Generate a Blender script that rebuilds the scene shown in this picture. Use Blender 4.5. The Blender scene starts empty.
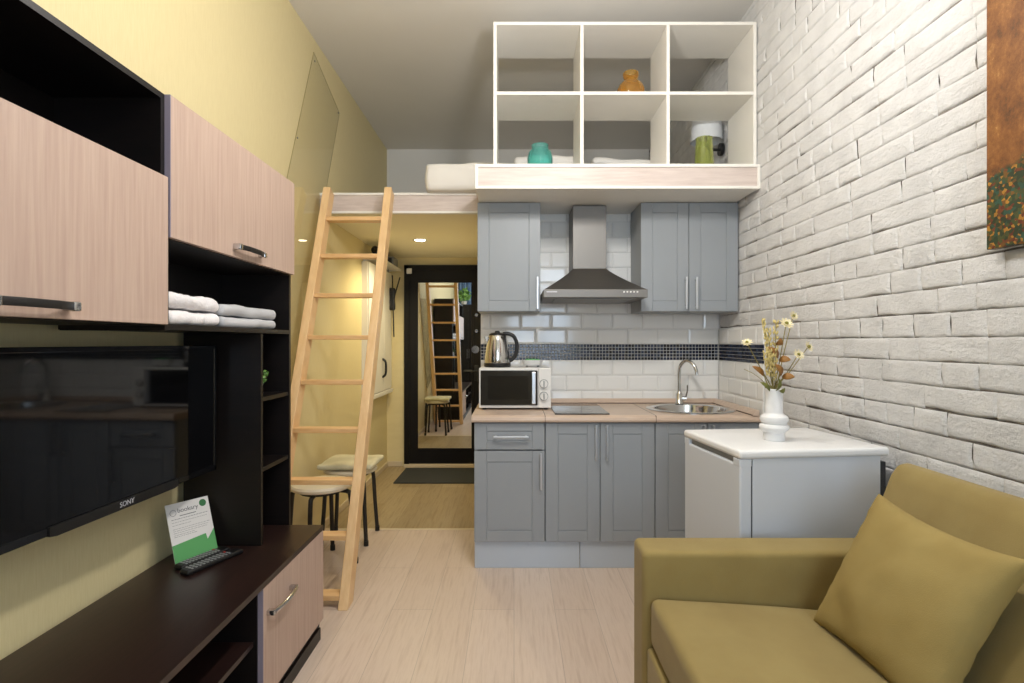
import bpy, bmesh, math, random
from mathutils import Vector, Matrix, noise
R = random.Random(7)
PI = math.pi
SC = bpy.context.scene
COL = SC.collection

# ------------------------------------------------------------------ materials
def lin(c):
    f = lambda v: v/12.92 if v <= .04045 else ((v+.055)/1.055)**2.4
    return (f(c[0]/255), f(c[1]/255), f(c[2]/255), 1)

class N:
    """small node-tree helper"""
    def __init__(s, name):
        s.m = bpy.data.materials.new(name); s.m.use_nodes = True
        s.t = s.m.node_tree; s.t.nodes.clear()
        s.out = s.t.nodes.new('ShaderNodeOutputMaterial')
        s.b = s.add('ShaderNodeBsdfPrincipled'); s.link(s.b, 0, s.out, 0)
        s._tc = None
    def add(s, k, **kw):
        n = s.t.nodes.new(k)
        for a, v in kw.items(): setattr(n, a, v)
        return n
    def link(s, a, ao, b, bi): s.t.links.new(a.outputs[ao], b.inputs[bi])
    def set(s, **kw):
        for k, v in kw.items(): s.b.inputs[k.replace('_', ' ')].default_value = v
        return s
    def coord(s, scale=(1,1,1), rot=(0,0,0), out='Object'):
        if not s._tc: s._tc = s.add('ShaderNodeTexCoord')
        mp = s.add('ShaderNodeMapping'); mp.inputs['Scale'].default_value = scale; mp.inputs['Rotation'].default_value = rot
        s.link(s._tc, out, mp, 0); return mp
    def noise(s, mp, scale=5, detail=3, rough=.5):
        n = s.add('ShaderNodeTexNoise'); n.inputs['Scale'].default_value = scale
        n.inputs['Detail'].default_value = detail; n.inputs['Roughness'].default_value = rough
        if mp: s.link(mp, 0, n, 'Vector')
        return n
    def ramp(s, src, so, stops, interp='LINEAR'):
        r = s.add('ShaderNodeValToRGB'); e = r.color_ramp.elements; r.color_ramp.interpolation = interp
        while len(e) < len(stops): e.new(.5)
        for el, (p, c) in zip(e, stops): el.position = p; el.color = c
        s.link(src, so, r, 0); return r
    def bump(s, src, so, strength=.2, dist=.01):
        b = s.add('ShaderNodeBump'); b.inputs['Strength'].default_value = strength; b.inputs['Distance'].default_value = dist
        s.link(src, so, b, 'Height'); s.link(b, 0, s.b, 'Normal'); return b

def plain(name, c, rough=.5, metal=0, bump=0, bscale=200, var=0, spec=.5, **kw):
    n = N(name); n.set(Base_Color=lin(c), Roughness=rough, Metallic=metal, Specular_IOR_Level=spec, **kw)
    mp = n.coord()
    if var:
        ns = n.noise(mp, 6, 4)
        lo = tuple(max(0, x-var) for x in c); hi = tuple(min(255, x+var) for x in c)
        r = n.ramp(ns, 0, [(.3, lin(lo)), (.7, lin(hi))]); n.link(r, 0, n.b, 'Base Color')
    else:
        ns = n.noise(mp, 3, 2)
        r = n.ramp(ns, 0, [(.2, lin(tuple(x*.985 for x in c))), (.8, lin(c))]); n.link(r, 0, n.b, 'Base Color')
    if bump:
        n2 = n.noise(mp, bscale, 3); n.bump(n2, 0, bump, .002)
    return n.m

def grained(name, c1, c2, scale, rough=.45, bump=.08, spec=.5, ns=1.0):
    """wood grain: noise stretched along the axis with the small scale"""
    n = N(name); n.set(Roughness=rough, Specular_IOR_Level=spec)
    a = n.noise(n.coord(scale), 3*ns, 6, .6)
    r = n.ramp(a, 0, [(.32, lin(c1)), (.68, lin(c2))]); n.link(r, 0, n.b, 'Base Color')
    n.bump(a, 0, bump, .002)
    return n.m

def planks(name, c1, c2, c3, row=.19, length=1.28, off=0.0, gdark=.86):
    n = N(name); n.set(Roughness=.38, Specular_IOR_Level=.4)
    mp = n.coord(rot=(0, 0, PI/2)); mp.inputs['Location'].default_value = (off, off*.6, 0)
    b = n.add('ShaderNodeTexBrick'); n.link(mp, 0, b, 0)
    b.offset = .37; b.inputs['Scale'].default_value = 1; b.inputs['Mortar Size'].default_value = .0012
    b.inputs['Mortar Smooth'].default_value = .2; b.inputs['Bias'].default_value = 0
    b.inputs['Brick Width'].default_value = length; b.inputs['Row Height'].default_value = row
    b.inputs['Color1'].default_value = lin(c1); b.inputs['Color2'].default_value = lin(c2)
    b.inputs['Mortar'].default_value = lin(tuple(x*gdark for x in c2))
    g = n.noise(n.coord((16, .9, 1)), 3.2, 7, .62)
    rg = n.ramp(g, 0, [(.3, lin(c3)), (.52, (1, 1, 1, 1)), (.75, lin(tuple(min(255, x+8) for x in c3)))])
    mx = n.add('ShaderNodeMix', data_type='RGBA', blend_type='MULTIPLY'); mx.inputs[0].default_value = .55
    n.link(b, 0, mx, 6); n.link(rg, 0, mx, 7); n.link(mx, 2, n.b, 'Base Color')
    n.bump(g, 0, .05, .001)
    return n.m

M = {}
def build_materials():
    n = N('yellow_wallpaper'); n.set(Roughness=.62, Specular_IOR_Level=.3)
    a = n.noise(n.coord((1, 60, 3)), 6, 4); b = n.noise(n.coord((1, 1, 1)), 260, 2)
    r = n.ramp(a, 0, [(.3, lin((219, 203, 155))), (.7, lin((225, 210, 163)))]); n.link(r, 0, n.b, 'Base Color')
    ad = n.add('ShaderNodeMath', operation='ADD'); n.link(a, 0, ad, 0); n.link(b, 0, ad, 1); n.bump(ad, 0, .12, .002)
    M['yellow'] = n.m
    M['ceiling'] = plain('ceiling_paint', (230, 226, 220), .8, bump=.05)
    M['plaster'] = plain('grey_white_plaster', (232, 230, 226), .8, bump=.05)
    M['cream'] = plain('cream_paint', (240, 232, 206), .7, bump=.03)
    n = N('white_painted_brick'); n.set(Roughness=.6, Specular_IOR_Level=.35)
    a = n.noise(n.coord(), 9, 5); r = n.ramp(a, 0, [(.25, lin((217, 216, 215))), (.6, lin((232, 231, 230)))]); n.link(r, 0, n.b, 'Base Color')
    b = n.noise(n.coord((1, 1, 1.6)), 46, 8, .75); n.bump(b, 0, 1.0, .011)
    M['brick'] = n.m
    n = N('shade_toned_mortar'); n.set(Roughness=.85)  # dark tone stands in for shade in the white-painted joints
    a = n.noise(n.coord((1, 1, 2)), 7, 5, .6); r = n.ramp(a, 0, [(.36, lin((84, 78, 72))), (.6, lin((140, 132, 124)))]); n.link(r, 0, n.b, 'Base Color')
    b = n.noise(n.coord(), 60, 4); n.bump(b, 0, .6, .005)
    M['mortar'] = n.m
    M['floor'] = planks('pale_laminate', (214, 195, 179), (207, 187, 170), (216, 205, 196))
    M['floor_hall'] = planks('oak_laminate', (176, 158, 126), (160, 141, 108), (176, 158, 132), off=.4)
    M['venge'] = grained('dark_wenge', (12, 8, 7), (21, 14, 12), (2, 1.2, 30), .42, .05, .4)
    M['venge_top'] = grained('dark_wenge_top', (30, 18, 15), (46, 28, 24), (26, 1.2, 2), .36, .05, .5)
    M['blond'] = grained('pale_ash_door', (178, 152, 137), (193, 168, 152), (3, 26, 1.1), .5, .1, .35)
    M['edge_lilac'] = plain('lilac_grey_edge', (140, 130, 142), .5)
    M['black_handle'] = plain('black_lacquer', (18, 14, 12), .5)
    M['chrome'] = plain('chrome', (205, 205, 205), .14, 1)
    M['brushed'] = plain('brushed_steel', (150, 148, 145), .3, 1)
    M['satin'] = plain('satin_aluminium', (205, 208, 212), .36, 1)
    M['hood'] = plain('hood_steel', (128, 125, 121), .5, 1)
    M['greydoor'] = plain('grey_lacquer', (149, 154, 159), .42, bump=.02)
    M['greybody'] = plain('grey_carcass', (168, 172, 176), .5)
    M['plinth'] = plain('aluminium_plinth', (190, 200, 212), .4, .15)
    M['worktop'] = grained('beige_laminate', (196, 172, 152), (208, 186, 167), (2, 14, 14), .34, .03)
    M['joint'] = plain('dark_joint', (84, 66, 54), .5)
    M['tile'] = plain('white_gloss_tile', (238, 237, 234), .1)
    M['grout'] = plain('pale_grout', (205, 202, 198), .8)
    M['mos1'] = plain('navy_mosaic', (38, 46, 66), .15); M['mos2'] = plain('slate_mosaic', (62, 72, 92), .15); M['mos3'] = plain('black_mosaic', (24, 26, 34), .15)
    M['fridge'] = plain('white_enamel', (206, 210, 217), .35, bump=.02, bscale=500)
    M['fridge_top'] = plain('white_plastic_top', (232, 232, 232), .35)
    M['grey_plastic'] = plain('grey_plastic', (130, 132, 134), .5)
    M['dark_plastic'] = plain('dark_plastic', (38, 40, 46), .5)
    M['black'] = plain('black_plastic', (16, 16, 17), .42)
    M['tvscreen'] = plain('tv_glass', (6, 6, 8), .05, spec=.45)
    M['black_glass'] = plain('black_glass', (14, 14, 16), .06, spec=.6)
    M['white_plastic'] = plain('white_plastic', (228, 226, 222), .35)
    M['white_lam'] = plain('white_laminate', (236, 232, 224), .45)
    M['white_ash'] = grained('whitewashed_ash', (196, 180, 172), (214, 200, 192), (2, 2, 24), .5, .05)
    M['pine'] = grained('pine_wood', (224, 182, 130), (240, 204, 154), (10, 2.2, 2.2), .42, .06)
    M['pine_rung'] = grained('pine_rung_wood', (218, 172, 116), (236, 194, 140), (2, 18, 18), .42, .06)
    n = N('olive_sofa_fabric'); n.set(Roughness=.9, Specular_IOR_Level=.15)
    a = n.noise(n.coord(), 7, 4); r = n.ramp(a, 0, [(.3, lin((140, 121, 74))), (.7, lin((150, 132, 83)))]); n.link(r, 0, n.b, 'Base Color')
    b = n.noise(n.coord(), 420, 3); n.bump(b, 0, .25, .002); n.b.inputs['Sheen Weight'].default_value = .12
    M['sofa'] = n.m
    n = N('olive_pillow_fabric'); n.set(Roughness=.9, Specular_IOR_Level=.15)
    a = n.noise(n.coord(), 7, 4); r = n.ramp(a, 0, [(.3, lin((148, 128, 78))), (.7, lin((158, 139, 88)))]); n.link(r, 0, n.b, 'Base Color')
    b = n.noise(n.coord(), 420, 3); n.bump(b, 0, .25, .002)
    M['pillow'] = n.m
    M['bedding'] = plain('white_bedding', (232, 228, 222), .85, bump=.3, bscale=18)
    M['terry'] = plain('white_terry', (232, 228, 228), .95, bump=.9, bscale=140)
    M['terry_grey'] = plain('grey_terry', (190, 190, 192), .95, bump=.5, bscale=260)
    M['paper'] = plain('white_card', (222, 218, 214), .5)
    M['green_print'] = plain('green_print', (86, 158, 92), .5)
    M['green_dark'] = plain('green_badge', (40, 104, 56), .5)
    M['ink'] = plain('grey_ink', (96, 96, 98), .6)
    M['silver_ink'] = plain('silver_ink', (190, 190, 195), .4)
    M['key'] = plain('grey_key', (150, 150, 150), .5); M['key_red'] = plain('red_key', (170, 50, 40), .5)
    M['mirror'] = plain('mirror_glass', (225, 228, 226), .015, 1)
    M['door'] = plain('black_door_skin', (13, 10, 9), .5, spec=.25, bump=.1, bscale=90)
    M['mat'] = plain('charcoal_mat', (52, 54, 54), .95, bump=.8, bscale=300)
    M['base'] = plain('beige_skirting', (212, 196, 168), .5)
    M['stool_seat'] = plain('cream_vinyl', (222, 212, 188), .45)
    M['tube'] = plain('dark_tube', (48, 45, 42), .35, .4)
    M['pad'] = plain('cream_cloth', (206, 200, 170), .9, var=16, bump=.4, bscale=60)
    M['leaf'] = plain('green_leaf', (84, 122, 44), .5, var=25)
    M['leaf_pale'] = plain('pale_green_leaf', (128, 176, 92), .5, var=20)
    M['leaf_brown'] = plain('russet_leaf', (136, 92, 34), .6, var=22)
    M['leaf_dry'] = plain('olive_leaf', (104, 106, 44), .6, var=18)
    M['stem'] = plain('dry_stem', (134, 122, 66), .7, var=14)
    M['grain'] = plain('straw_grain', (206, 188, 124), .8, var=18)
    M['petal'] = plain('cream_petal', (236, 224, 184), .7)
    M['petal_core'] = plain('flower_core', (128, 122, 50), .8)
    M['ceramic'] = plain('matt_white_ceramic', (226, 226, 226), .55)
    M['shade'] = plain('white_shade', (222, 224, 226), .8)
    def glass(name, c, t=.9):
        n = N(name); n.set(Base_Color=lin(c), Roughness=.06, IOR=1.4, Transmission_Weight=t); n.coord(); return n.m
    M['teal_glass'] = glass('teal_glass', (140, 230, 222)); M['amber_glass'] = glass('amber_glass', (252, 205, 110)); M['lime_glass'] = glass('lime_glass', (226, 234, 150))
    n = N('clear_acrylic'); g = n.add('ShaderNodeBsdfGlossy'); g.inputs['Roughness'].default_value = .02
    t = n.add('ShaderNodeBsdfTransparent'); t.inputs[0].default_value = (.97, .97, .95, 1)
    f = n.add('ShaderNodeFresnel'); f.inputs[0].default_value = 1.49
    mx = n.add('ShaderNodeMixShader'); ge = n.add('ShaderNodeNewGeometry'); iv = n.add('ShaderNodeMath', operation='SUBTRACT'); iv.inputs[0].default_value = 1; n.link(ge, 'Backfacing', iv, 1)
    mu = n.add('ShaderNodeMath', operation='MULTIPLY'); n.link(f, 0, mu, 0); n.link(iv, 0, mu, 1); n.link(mu, 0, mx, 0); n.link(t, 0, mx, 1); n.link(g, 0, mx, 2); n.link(mx, 0, n.out, 0)
    M['acrylic'] = n.m
    M['acrylic_edge'] = plain('acrylic_edge', (168, 152, 104), .4)
    n = N('lamp_lens'); n.set(Emission_Color=(1, .86, .62, 1), Emission_Strength=14.0); M['lens'] = n.m
    # painting: an abstract field, amber above, flecked meadow tones below
    n = N('abstract_canvas'); n.set(Roughness=.5, Specular_IOR_Level=.4)
    c = n.coord(); sp = n.add('ShaderNodeSeparateXYZ'); n.link(c, 0, sp, 0)
    a = n.noise(n.coord((1, 1, .8)), 9, 12, .8)
    gold = n.ramp(a, 0, [(.34, lin((62, 38, 18))), (.47, lin((112, 68, 28))), (.58, lin((138, 90, 42))), (.68, lin((196, 154, 92)))])
    vo = n.add('ShaderNodeTexVoronoi'); vo.inputs['Scale'].default_value = 105; n.link(c, 0, vo, 'Vector')
    sx = n.add('ShaderNodeSeparateXYZ'); n.link(vo, 'Color', sx, 0)
    mead = n.ramp(sx, 0, [(0, lin((44, 58, 36))), (.28, lin((70, 76, 40))), (.42, lin((48, 80, 66))), (.56, lin((110, 76, 30))), (.68, lin((112, 58, 30))), (.8, lin((172, 122, 46))), (.92, lin((96, 42, 24)))], 'CONSTANT')
    w = n.noise(n.coord(), 16, 5)
    mm = n.add('ShaderNodeMix', data_type='RGBA', blend_type='MULTIPLY'); mm.inputs[0].default_value = .6
    wr = n.ramp(w, 0, [(.3, (.35, .35, .3, 1)), (.65, (1.1, 1.1, 1, 1))]); n.link(mead, 0, mm, 6); n.link(wr, 0, mm, 7)
    s1 = n.add('ShaderNodeMath', operation='MULTIPLY_ADD'); n.link(sp, 1, s1, 0); s1.inputs[1].default_value = .23; n.link(sp, 2, s1, 2)
    s2 = n.add('ShaderNodeMath', operation='MULTIPLY_ADD'); n.link(w, 0, s2, 0); s2.inputs[1].default_value = .09; n.link(s1, 0, s2, 2)
    k = n.ramp(s2, 0, [(.235, (0, 0, 0, 1)), (.252, (1, 1, 1, 1))])
    mx = n.add('ShaderNodeMix', data_type='RGBA'); n.link(k, 0, mx, 0); n.link(mm, 2, mx, 6); n.link(gold, 0, mx, 7)
    n.link(mx, 2, n.b, 'Base Color'); n.bump(a, 0, .4, .004)
    M['painting'] = n.m
    n = N('blue_striped_curtain'); n.set(Roughness=.85)
    wv = n.add('ShaderNodeTexWave'); wv.inputs['Scale'].default_value = 6; n.link(n.coord(), 0, wv, 0)
    r = n.ramp(wv, 0, [(.35, lin((70, 104, 158))), (.55, lin((150, 178, 210)))]); n.link(r, 0, n.b, 'Base Color')
    M['curtain'] = n.m
build_materials()

# ------------------------------------------------------------------ mesh helpers
def merge(bm, tb, mi=0):
    for f in tb.faces: f.material_index = mi
    me = bpy.data.meshes.new('tmp'); tb.to_mesh(me); tb.free(); bm.from_mesh(me); bpy.data.meshes.remove(me)
def box(bm, x0, x1, y0, y1, z0, z1, bev=.0, seg=2, mi=0, mat=None):
    tb = bmesh.new(); bmesh.ops.create_cube(tb, size=1)
    for v in tb.verts:
        v.co = Vector(((x0+x1)/2+v.co.x*(x1-x0), (y0+y1)/2+v.co.y*(y1-y0), (z0+z1)/2+v.co.z*(z1-z0)))
    if bev: bmesh.ops.bevel(tb, geom=tb.edges[:], offset=bev, segments=seg, affect='EDGES', profile=.5)
    if mat is not None: bmesh.ops.transform(tb, matrix=mat, verts=tb.verts)
    merge(bm, tb, mi); return bm
def B(*a, **k): return box(bmesh.new(), *a, **k)
def rbox(bm, x0, x1, y0, y1, z0, z1, r, n=10, arc=4, fn=None, mi=0):
    """box with round edges and enough vertices to be deformed by fn(world point) -> point"""
    c = Vector(((x0+x1)/2, (y0+y1)/2, (z0+z1)/2)); h = Vector(((x1-x0)/2, (y1-y0)/2, (z1-z0)/2))
    def axis(hh):
        t = [-hh + r*(1-math.cos(PI/2*i/arc))*1.0 for i in range(arc)]
        inner = [-(hh-r) + 2*(hh-r)*i/n for i in range(n+1)]
        return t + inner + [-v for v in reversed(t)]
    A = [axis(h[i]) for i in range(3)]
    tb = bmesh.new()
    for ax in range(3):
        u, w = [(1, 2), (2, 0), (0, 1)][ax]
        for s in (-1, 1):
            g = []
            for a in A[u]:
                row = []
                for b in A[w]:
                    p = [0, 0, 0]; p[ax] = s*h[ax]; p[u] = a; p[w] = b
                    p = Vector(p); q = Vector([max(-(h[i]-r), min(h[i]-r, p[i])) for i in range(3)])
                    d = p-q
                    if d.length > 1e-9: p = q+d.normalized()*r
                    p = p+c
                    row.append(tb.verts.new(p))
                g.append(row)
            for i in range(len(g)-1):
                for j in range(len(g[0])-1):
                    f = (g[i][j], g[i+1][j], g[i+1][j+1], g[i][j+1])
                    tb.faces.new(f if s > 0 else f[::-1])
    bmesh.ops.remove_doubles(tb, verts=tb.verts, dist=1e-5)
    if fn:
        for v in tb.verts: v.co = fn(v.co.copy())
    merge(bm, tb, mi); return bm
def prism(bm, poly, axis, a, b, bev=0, seg=2, mi=0):
    """poly in the two other axes (cyclic order), extruded from a to b along axis"""
    tb = bmesh.new(); vs = []
    for k in (a, b):
        ring = []
        for p, q in poly:
            co = {0: (k, p, q), 1: (p, k, q), 2: (p, q, k)}[axis]; ring.append(tb.verts.new(co))
        vs.append(ring)
    n = len(poly); tb.faces.new(vs[0]); tb.faces.new(vs[1][::-1])
    for i in range(n): tb.faces.new((vs[0][i], vs[1][i], vs[1][(i+1) % n], vs[0][(i+1) % n]))
    bmesh.ops.recalc_face_normals(tb, faces=tb.faces)
    if bev: bmesh.ops.bevel(tb, geom=tb.edges[:], offset=bev, segments=seg, affect='EDGES', profile=.5)
    merge(bm, tb, mi); return bm
def smooth(pts, k=6):
    pts = [Vector(p) for p in pts]; out = []
    for i in range(len(pts)-1):
        p0 = pts[max(0, i-1)]; p1 = pts[i]; p2 = pts[i+1]; p3 = pts[min(len(pts)-1, i+2)]
        for j in range(k):
            t = j/k
            out.append(.5*((2*p1)+(p2-p0)*t+(2*p0-5*p1+4*p2-p3)*t*t+(3*p1-p0-3*p2+p3)*t**3))
    return out+[pts[-1]]
def tube(bm, pts, r, seg=10, mi=0):
    pts = [Vector(p) for p in pts]; rr = r if isinstance(r, (list, tuple)) else [r]*len(pts)
    tb = bmesh.new(); rings = []; t0 = (pts[1]-pts[0]).normalized()
    up = Vector((0, 0, 1)) if abs(t0.z) < .9 else Vector((1, 0, 0)); nrm = t0.cross(up).normalized()
    for i, p in enumerate(pts):
        t = (pts[min(i+1, len(pts)-1)]-pts[max(i-1, 0)]).normalized()
        nrm = (nrm-t*nrm.dot(t)).normalized(); bn = t.cross(nrm)
        rings.append([tb.verts.new(p+(nrm*math.cos(2*PI*j/seg)+bn*math.sin(2*PI*j/seg))*rr[i]) for j in range(seg)])
    for a, b in zip(rings, rings[1:]):
        for j in range(seg): tb.faces.new((a[j], a[(j+1) % seg], b[(j+1) % seg], b[j]))
    tb.faces.new(rings[0][::-1]); tb.faces.new(rings[-1])
    bmesh.ops.recalc_face_normals(tb, faces=tb.faces)
    merge(bm, tb, mi); return bm
def T(*a, **k): return tube(bmesh.new(), *a, **k)
def lathe(bm, prof, c, seg=32, mi=0, rib=0, ribn=0, sx=1, sy=1, close=True):
    tb = bmesh.new(); rings = []
    for r, z in prof:
        ring = []
        for j in range(seg):
            a = 2*PI*j/seg; q = r*(1+rib*math.cos(ribn*a)) if ribn else r
            ring.append(tb.verts.new((c[0]+q*math.cos(a)*sx, c[1]+q*math.sin(a)*sy, c[2]+z)))
        rings.append(ring)
    for a, b in zip(rings, rings[1:]):
        for j in range(seg): tb.faces.new((a[j], a[(j+1) % seg], b[(j+1) % seg], b[j]))
    if close: tb.faces.new(rings[0][::-1]); tb.faces.new(rings[-1])
    merge(bm, tb, mi); return bm
def L(*a, **k): return lathe(bmesh.new(), *a, **k)
def disc(bm, c, r, axis, t, seg=24, mi=0, bev=0):
    """short cylinder centred at c along axis"""
    tb = bmesh.new(); bmesh.ops.create_cone(tb, cap_ends=True, segments=seg, radius1=r, radius2=r, depth=t)
    m = {0: Matrix.Rotation(PI/2, 4, 'Y'), 1: Matrix.Rotation(PI/2, 4, 'X'), 2: Matrix.Identity(4)}[axis]
    bmesh.ops.transform(tb, matrix=Matrix.Translation(c) @ m, verts=tb.verts)
    merge(bm, tb, mi); return bm
def D(*a, **k): return disc(bmesh.new(), *a, **k)
def text_bm(s, size, mat, mi=0, ext=.0003):
    cu = bpy.data.curves.new('t', 'FONT'); cu.body = s; cu.size = size; cu.extrude = ext; cu.align_x = 'LEFT'
    o = bpy.data.objects.new('t', cu); COL.objects.link(o)
    dg = bpy.context.evaluated_depsgraph_get(); dg.update()
    me = bpy.data.meshes.new_from_object(o.evaluated_get(dg)); bpy.data.objects.remove(o); bpy.data.curves.remove(cu)
    bm = bmesh.new(); bm.from_mesh(me); bpy.data.meshes.remove(me)
    bmesh.ops.transform(bm, matrix=mat, verts=bm.verts)
    for f in bm.faces: f.material_index = mi
    return bm

# ------------------------------------------------------------------ scene-graph helpers
WM = {}
def thing(name, label, cat, loc, group=None, rz=0):
    o = bpy.data.objects.new(name, None); COL.objects.link(o); o.empty_display_size = .05
    o.location = loc; o.rotation_euler = (0, 0, rz); o['label'] = label; o['category'] = cat
    if group: o['group'] = group
    WM[o] = Matrix.Translation(loc) @ Matrix.Rotation(rz, 4, 'Z'); return o
def obj(name, bm, mats, parent=None, sm=False, origin=None, label=None):
    """links bm (world coordinates) as one mesh object"""
    if not isinstance(mats, (list, tuple)): mats = [mats]
    if parent is not None:
        Wp = WM[parent]
        xs = [v.co for v in bm.verts]
        c = Vector([(min(p[i] for p in xs)+max(p[i] for p in xs))/2 for i in range(3)]) if origin is None else Vector(origin)
        loc = Wp.inverted() @ c; W = Wp @ Matrix.Translation(loc)
    else:
        xs = [v.co for v in bm.verts]
        loc = Vector([(min(p[i] for p in xs)+max(p[i] for p in xs))/2 for i in range(2)]+[min(p[2] for p in xs)]) if origin is None else Vector(origin)
        W = Matrix.Translation(loc)
    bmesh.ops.transform(bm, matrix=W.inverted(), verts=bm.verts)
    bmesh.ops.recalc_face_normals(bm, faces=bm.faces)
    me = bpy.data.meshes.new(name)
    bm.to_mesh(me); bm.free()
    for m in mats: me.materials.append(M[m])
    if sm:
        for p in me.polygons: p.use_smooth = True
        me.set_sharp_from_angle(angle=math.radians(40))
    o = bpy.data.objects.new(name, me); COL.objects.link(o); o.location = loc
    if parent is not None: o.parent = parent
    WM[o] = W
    if label: o['label'] = label
    return o
def solo(name, bm, mats, label, cat, group=None, sm=False):
    o = obj(name, bm, mats, None, sm); o['label'] = label; o['category'] = cat
    if group: o['group'] = group
    return o
def struct(name, bm, mats, sm=False, origin=(0, 0, 0)):
    o = obj(name, bm, mats, None, sm, origin); o['kind'] = 'structure'; return o
def copy_tree(o, parent=None):
    c = o.copy(); COL.objects.link(c)
    if parent: c.parent = parent
    for ch in list(o.children): copy_tree(ch, c)
    return c

# ------------------------------------------------------------------ dimensions (camera at origin, looking along +Y)
XL, XR, YN, YB, YK, ZC = -1.28, 1.36, -1.35, 5.52, 3.617, 3.19
XP = -.22                                # left face of the partition behind the kitchen
LZ0, LZ1 = 2.10, 2.228                   # loft platform

# ------------------------------------------------------------------ setting
struct('floor', B(XL-.1, XR+.1, YN-.1, 3.655, -.06, 0), 'floor')
struct('floor_hall', B(XL-.1, XP+.1, 3.655, YB+.1, -.06, 0), 'floor_hall')
struct('trim_threshold', B(XL, XP-.0, 3.64, 3.67, 0, .003, bev=.001), 'base')
struct('ceiling', B(XL-.1, XR+.1, YN-.1, YB+.1, ZC, ZC+.08), 'ceiling')
struct('wall_left', B(XL-.1, XL, YN-.1, YB+.1, 0, ZC), 'yellow')
bm = B(XL, XR, YB, YB+.1, 0, LZ0+.05); struct('wall_back', bm, 'yellow')
struct('wall_back_upper', B(XL, XR, YB, YB+.1, LZ0+.05, ZC), 'plaster')
struct('wall_kitchen', B(XP, XR+.02, YK+.012, YK+.11, 0, LZ0), 'grout')
struct('wall_partition', B(XP, XP+.08, YK+.11, YB, 0, LZ0), 'cream')
# rear wall with the window that lights the room
WX0, WX1, WZ0, WZ1 = -.15, .95, .85, 2.5
bm = B(XL, WX0, YN-.1, YN, 0, ZC); box(bm, WX1, XR, YN-.1, YN, 0, ZC); box(bm, WX0, WX1, YN-.1, YN, 0, WZ0); box(bm, WX0, WX1, YN-.1, YN, WZ1, ZC)
struct('wall_rear', bm, 'cream')
bm = bmesh.new(); wy0, wy1 = YN-.07, YN-.02
for x in (WX0, (WX0+WX1)/2-.035, WX1-.07): box(bm, x, x+.07, wy0, wy1, WZ0, WZ1, bev=.004)
for z in (WZ0, WZ1-.07, 1.95): box(bm, WX0, WX1, wy0, wy1, z, z+.07, bev=.004)
struct('window_1', bm, 'white_plastic')

# white painted brick wall: bricks as relief over a recessed mortar bed
def brick_wall():
    bm = bmesh.new(); nz_ = noise.noise
    def brick(y0, y1, z0, z1, hgt, nx, nz, seed, gap):
        jit = [R.uniform(-.0045, .0045) for _ in range(4)]; c = []
        for i in range(nx+1):
            u = i/nx; u = .5-.5*math.cos(PI*u); row = []
            for j in range(nz+1):
                w = .5-.5*math.cos(PI*j/nz)
                y = y0+(y1-y0)*u; z = z0+(z1-z0)*w
                # irregular outline: cracks open here and there between the bricks
                lo = max(0, nz_(Vector((y*7, z0*40, 3)))+gap[0])*.0095; hi = max(0, nz_(Vector((y*7, z1*40, 9)))+gap[1])*.004
                le = max(0, nz_(Vector((y0*30, z*18, 5)))+gap[2])*.0085; re_ = max(0, nz_(Vector((y1*30, z*18, 7)))+gap[3])*.0085
                y += le*(1-u)-re_*u + nz_(Vector((seed, w*3.5, 1)))*.0032
                z += lo*(1-w)-hi*w + (jit[0]*(1-u)+jit[1]*u)*(1-w)*.5+nz_(Vector((seed*2.3, u*(y1-y0)*26, 5)))*.0026*(1 if w < .6 else .5)
                e = min(min(u, 1-u)*(y1-y0), min(w, 1-w)*(z1-z0))
                fall = min(1, e/.0075)**.55
                dp = .0012+.0046*max(0, 1-w*2.2)+(.0006 if min(u, 1-u)*(y1-y0) < .008 else 0)
                d = -dp+(dp+hgt*fall)*fall + (nz_(Vector((y*34, z*52, seed)))*.0017+nz_(Vector((y*70, z*90, seed)))*.0009+nz_(Vector((y*7, z*12, 2)))*.0022)*fall
                row.append(bm.verts.new((XR+.004-d, y, z)))
            c.append(row)
        for i in range(nx):
            for j in range(nz):
                f = bm.faces.new((c[i][j], c[i][j+1], c[i+1][j+1], c[i+1][j])); f.smooth = True
    z = 0.; row = 0; seed = 0
    while z < ZC-.01:
        z1 = min(z+.079, ZC); y = YN-R.uniform(0, .2)
        while y < YB:
            base = .285 if row % 2 else .147
            ln = base*R.uniform(.88, 1.12)
            if R.random() < .2: ln = .147 if base > .2 else .285
            y1 = min(y+ln, YB); a = max(y, YN)
            gap = [R.uniform(-.2, .55), R.uniform(-.4, .25), R.uniform(-.45, .35), R.uniform(-.45, .35)]
            if y1-a > .03: brick(a-.0006, y1+.0006, z-.0006, z1+.0006, R.uniform(0, .0034), 18 if ln > .2 else 11, 9, seed, gap)
            y = y1; seed += 1
        z = z1; row += 1
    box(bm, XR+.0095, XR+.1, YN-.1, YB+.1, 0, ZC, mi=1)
    return bm
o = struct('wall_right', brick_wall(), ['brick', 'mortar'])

# skirtings
struct('baseboard_left', B(XL, XL+.014, 2.4, YB, 0, .05, bev=.004), 'base')
struct('baseboard_back', B(XL+.014, -1.125, YB-.014, YB, 0, .05, bev=.004), 'base')

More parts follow.
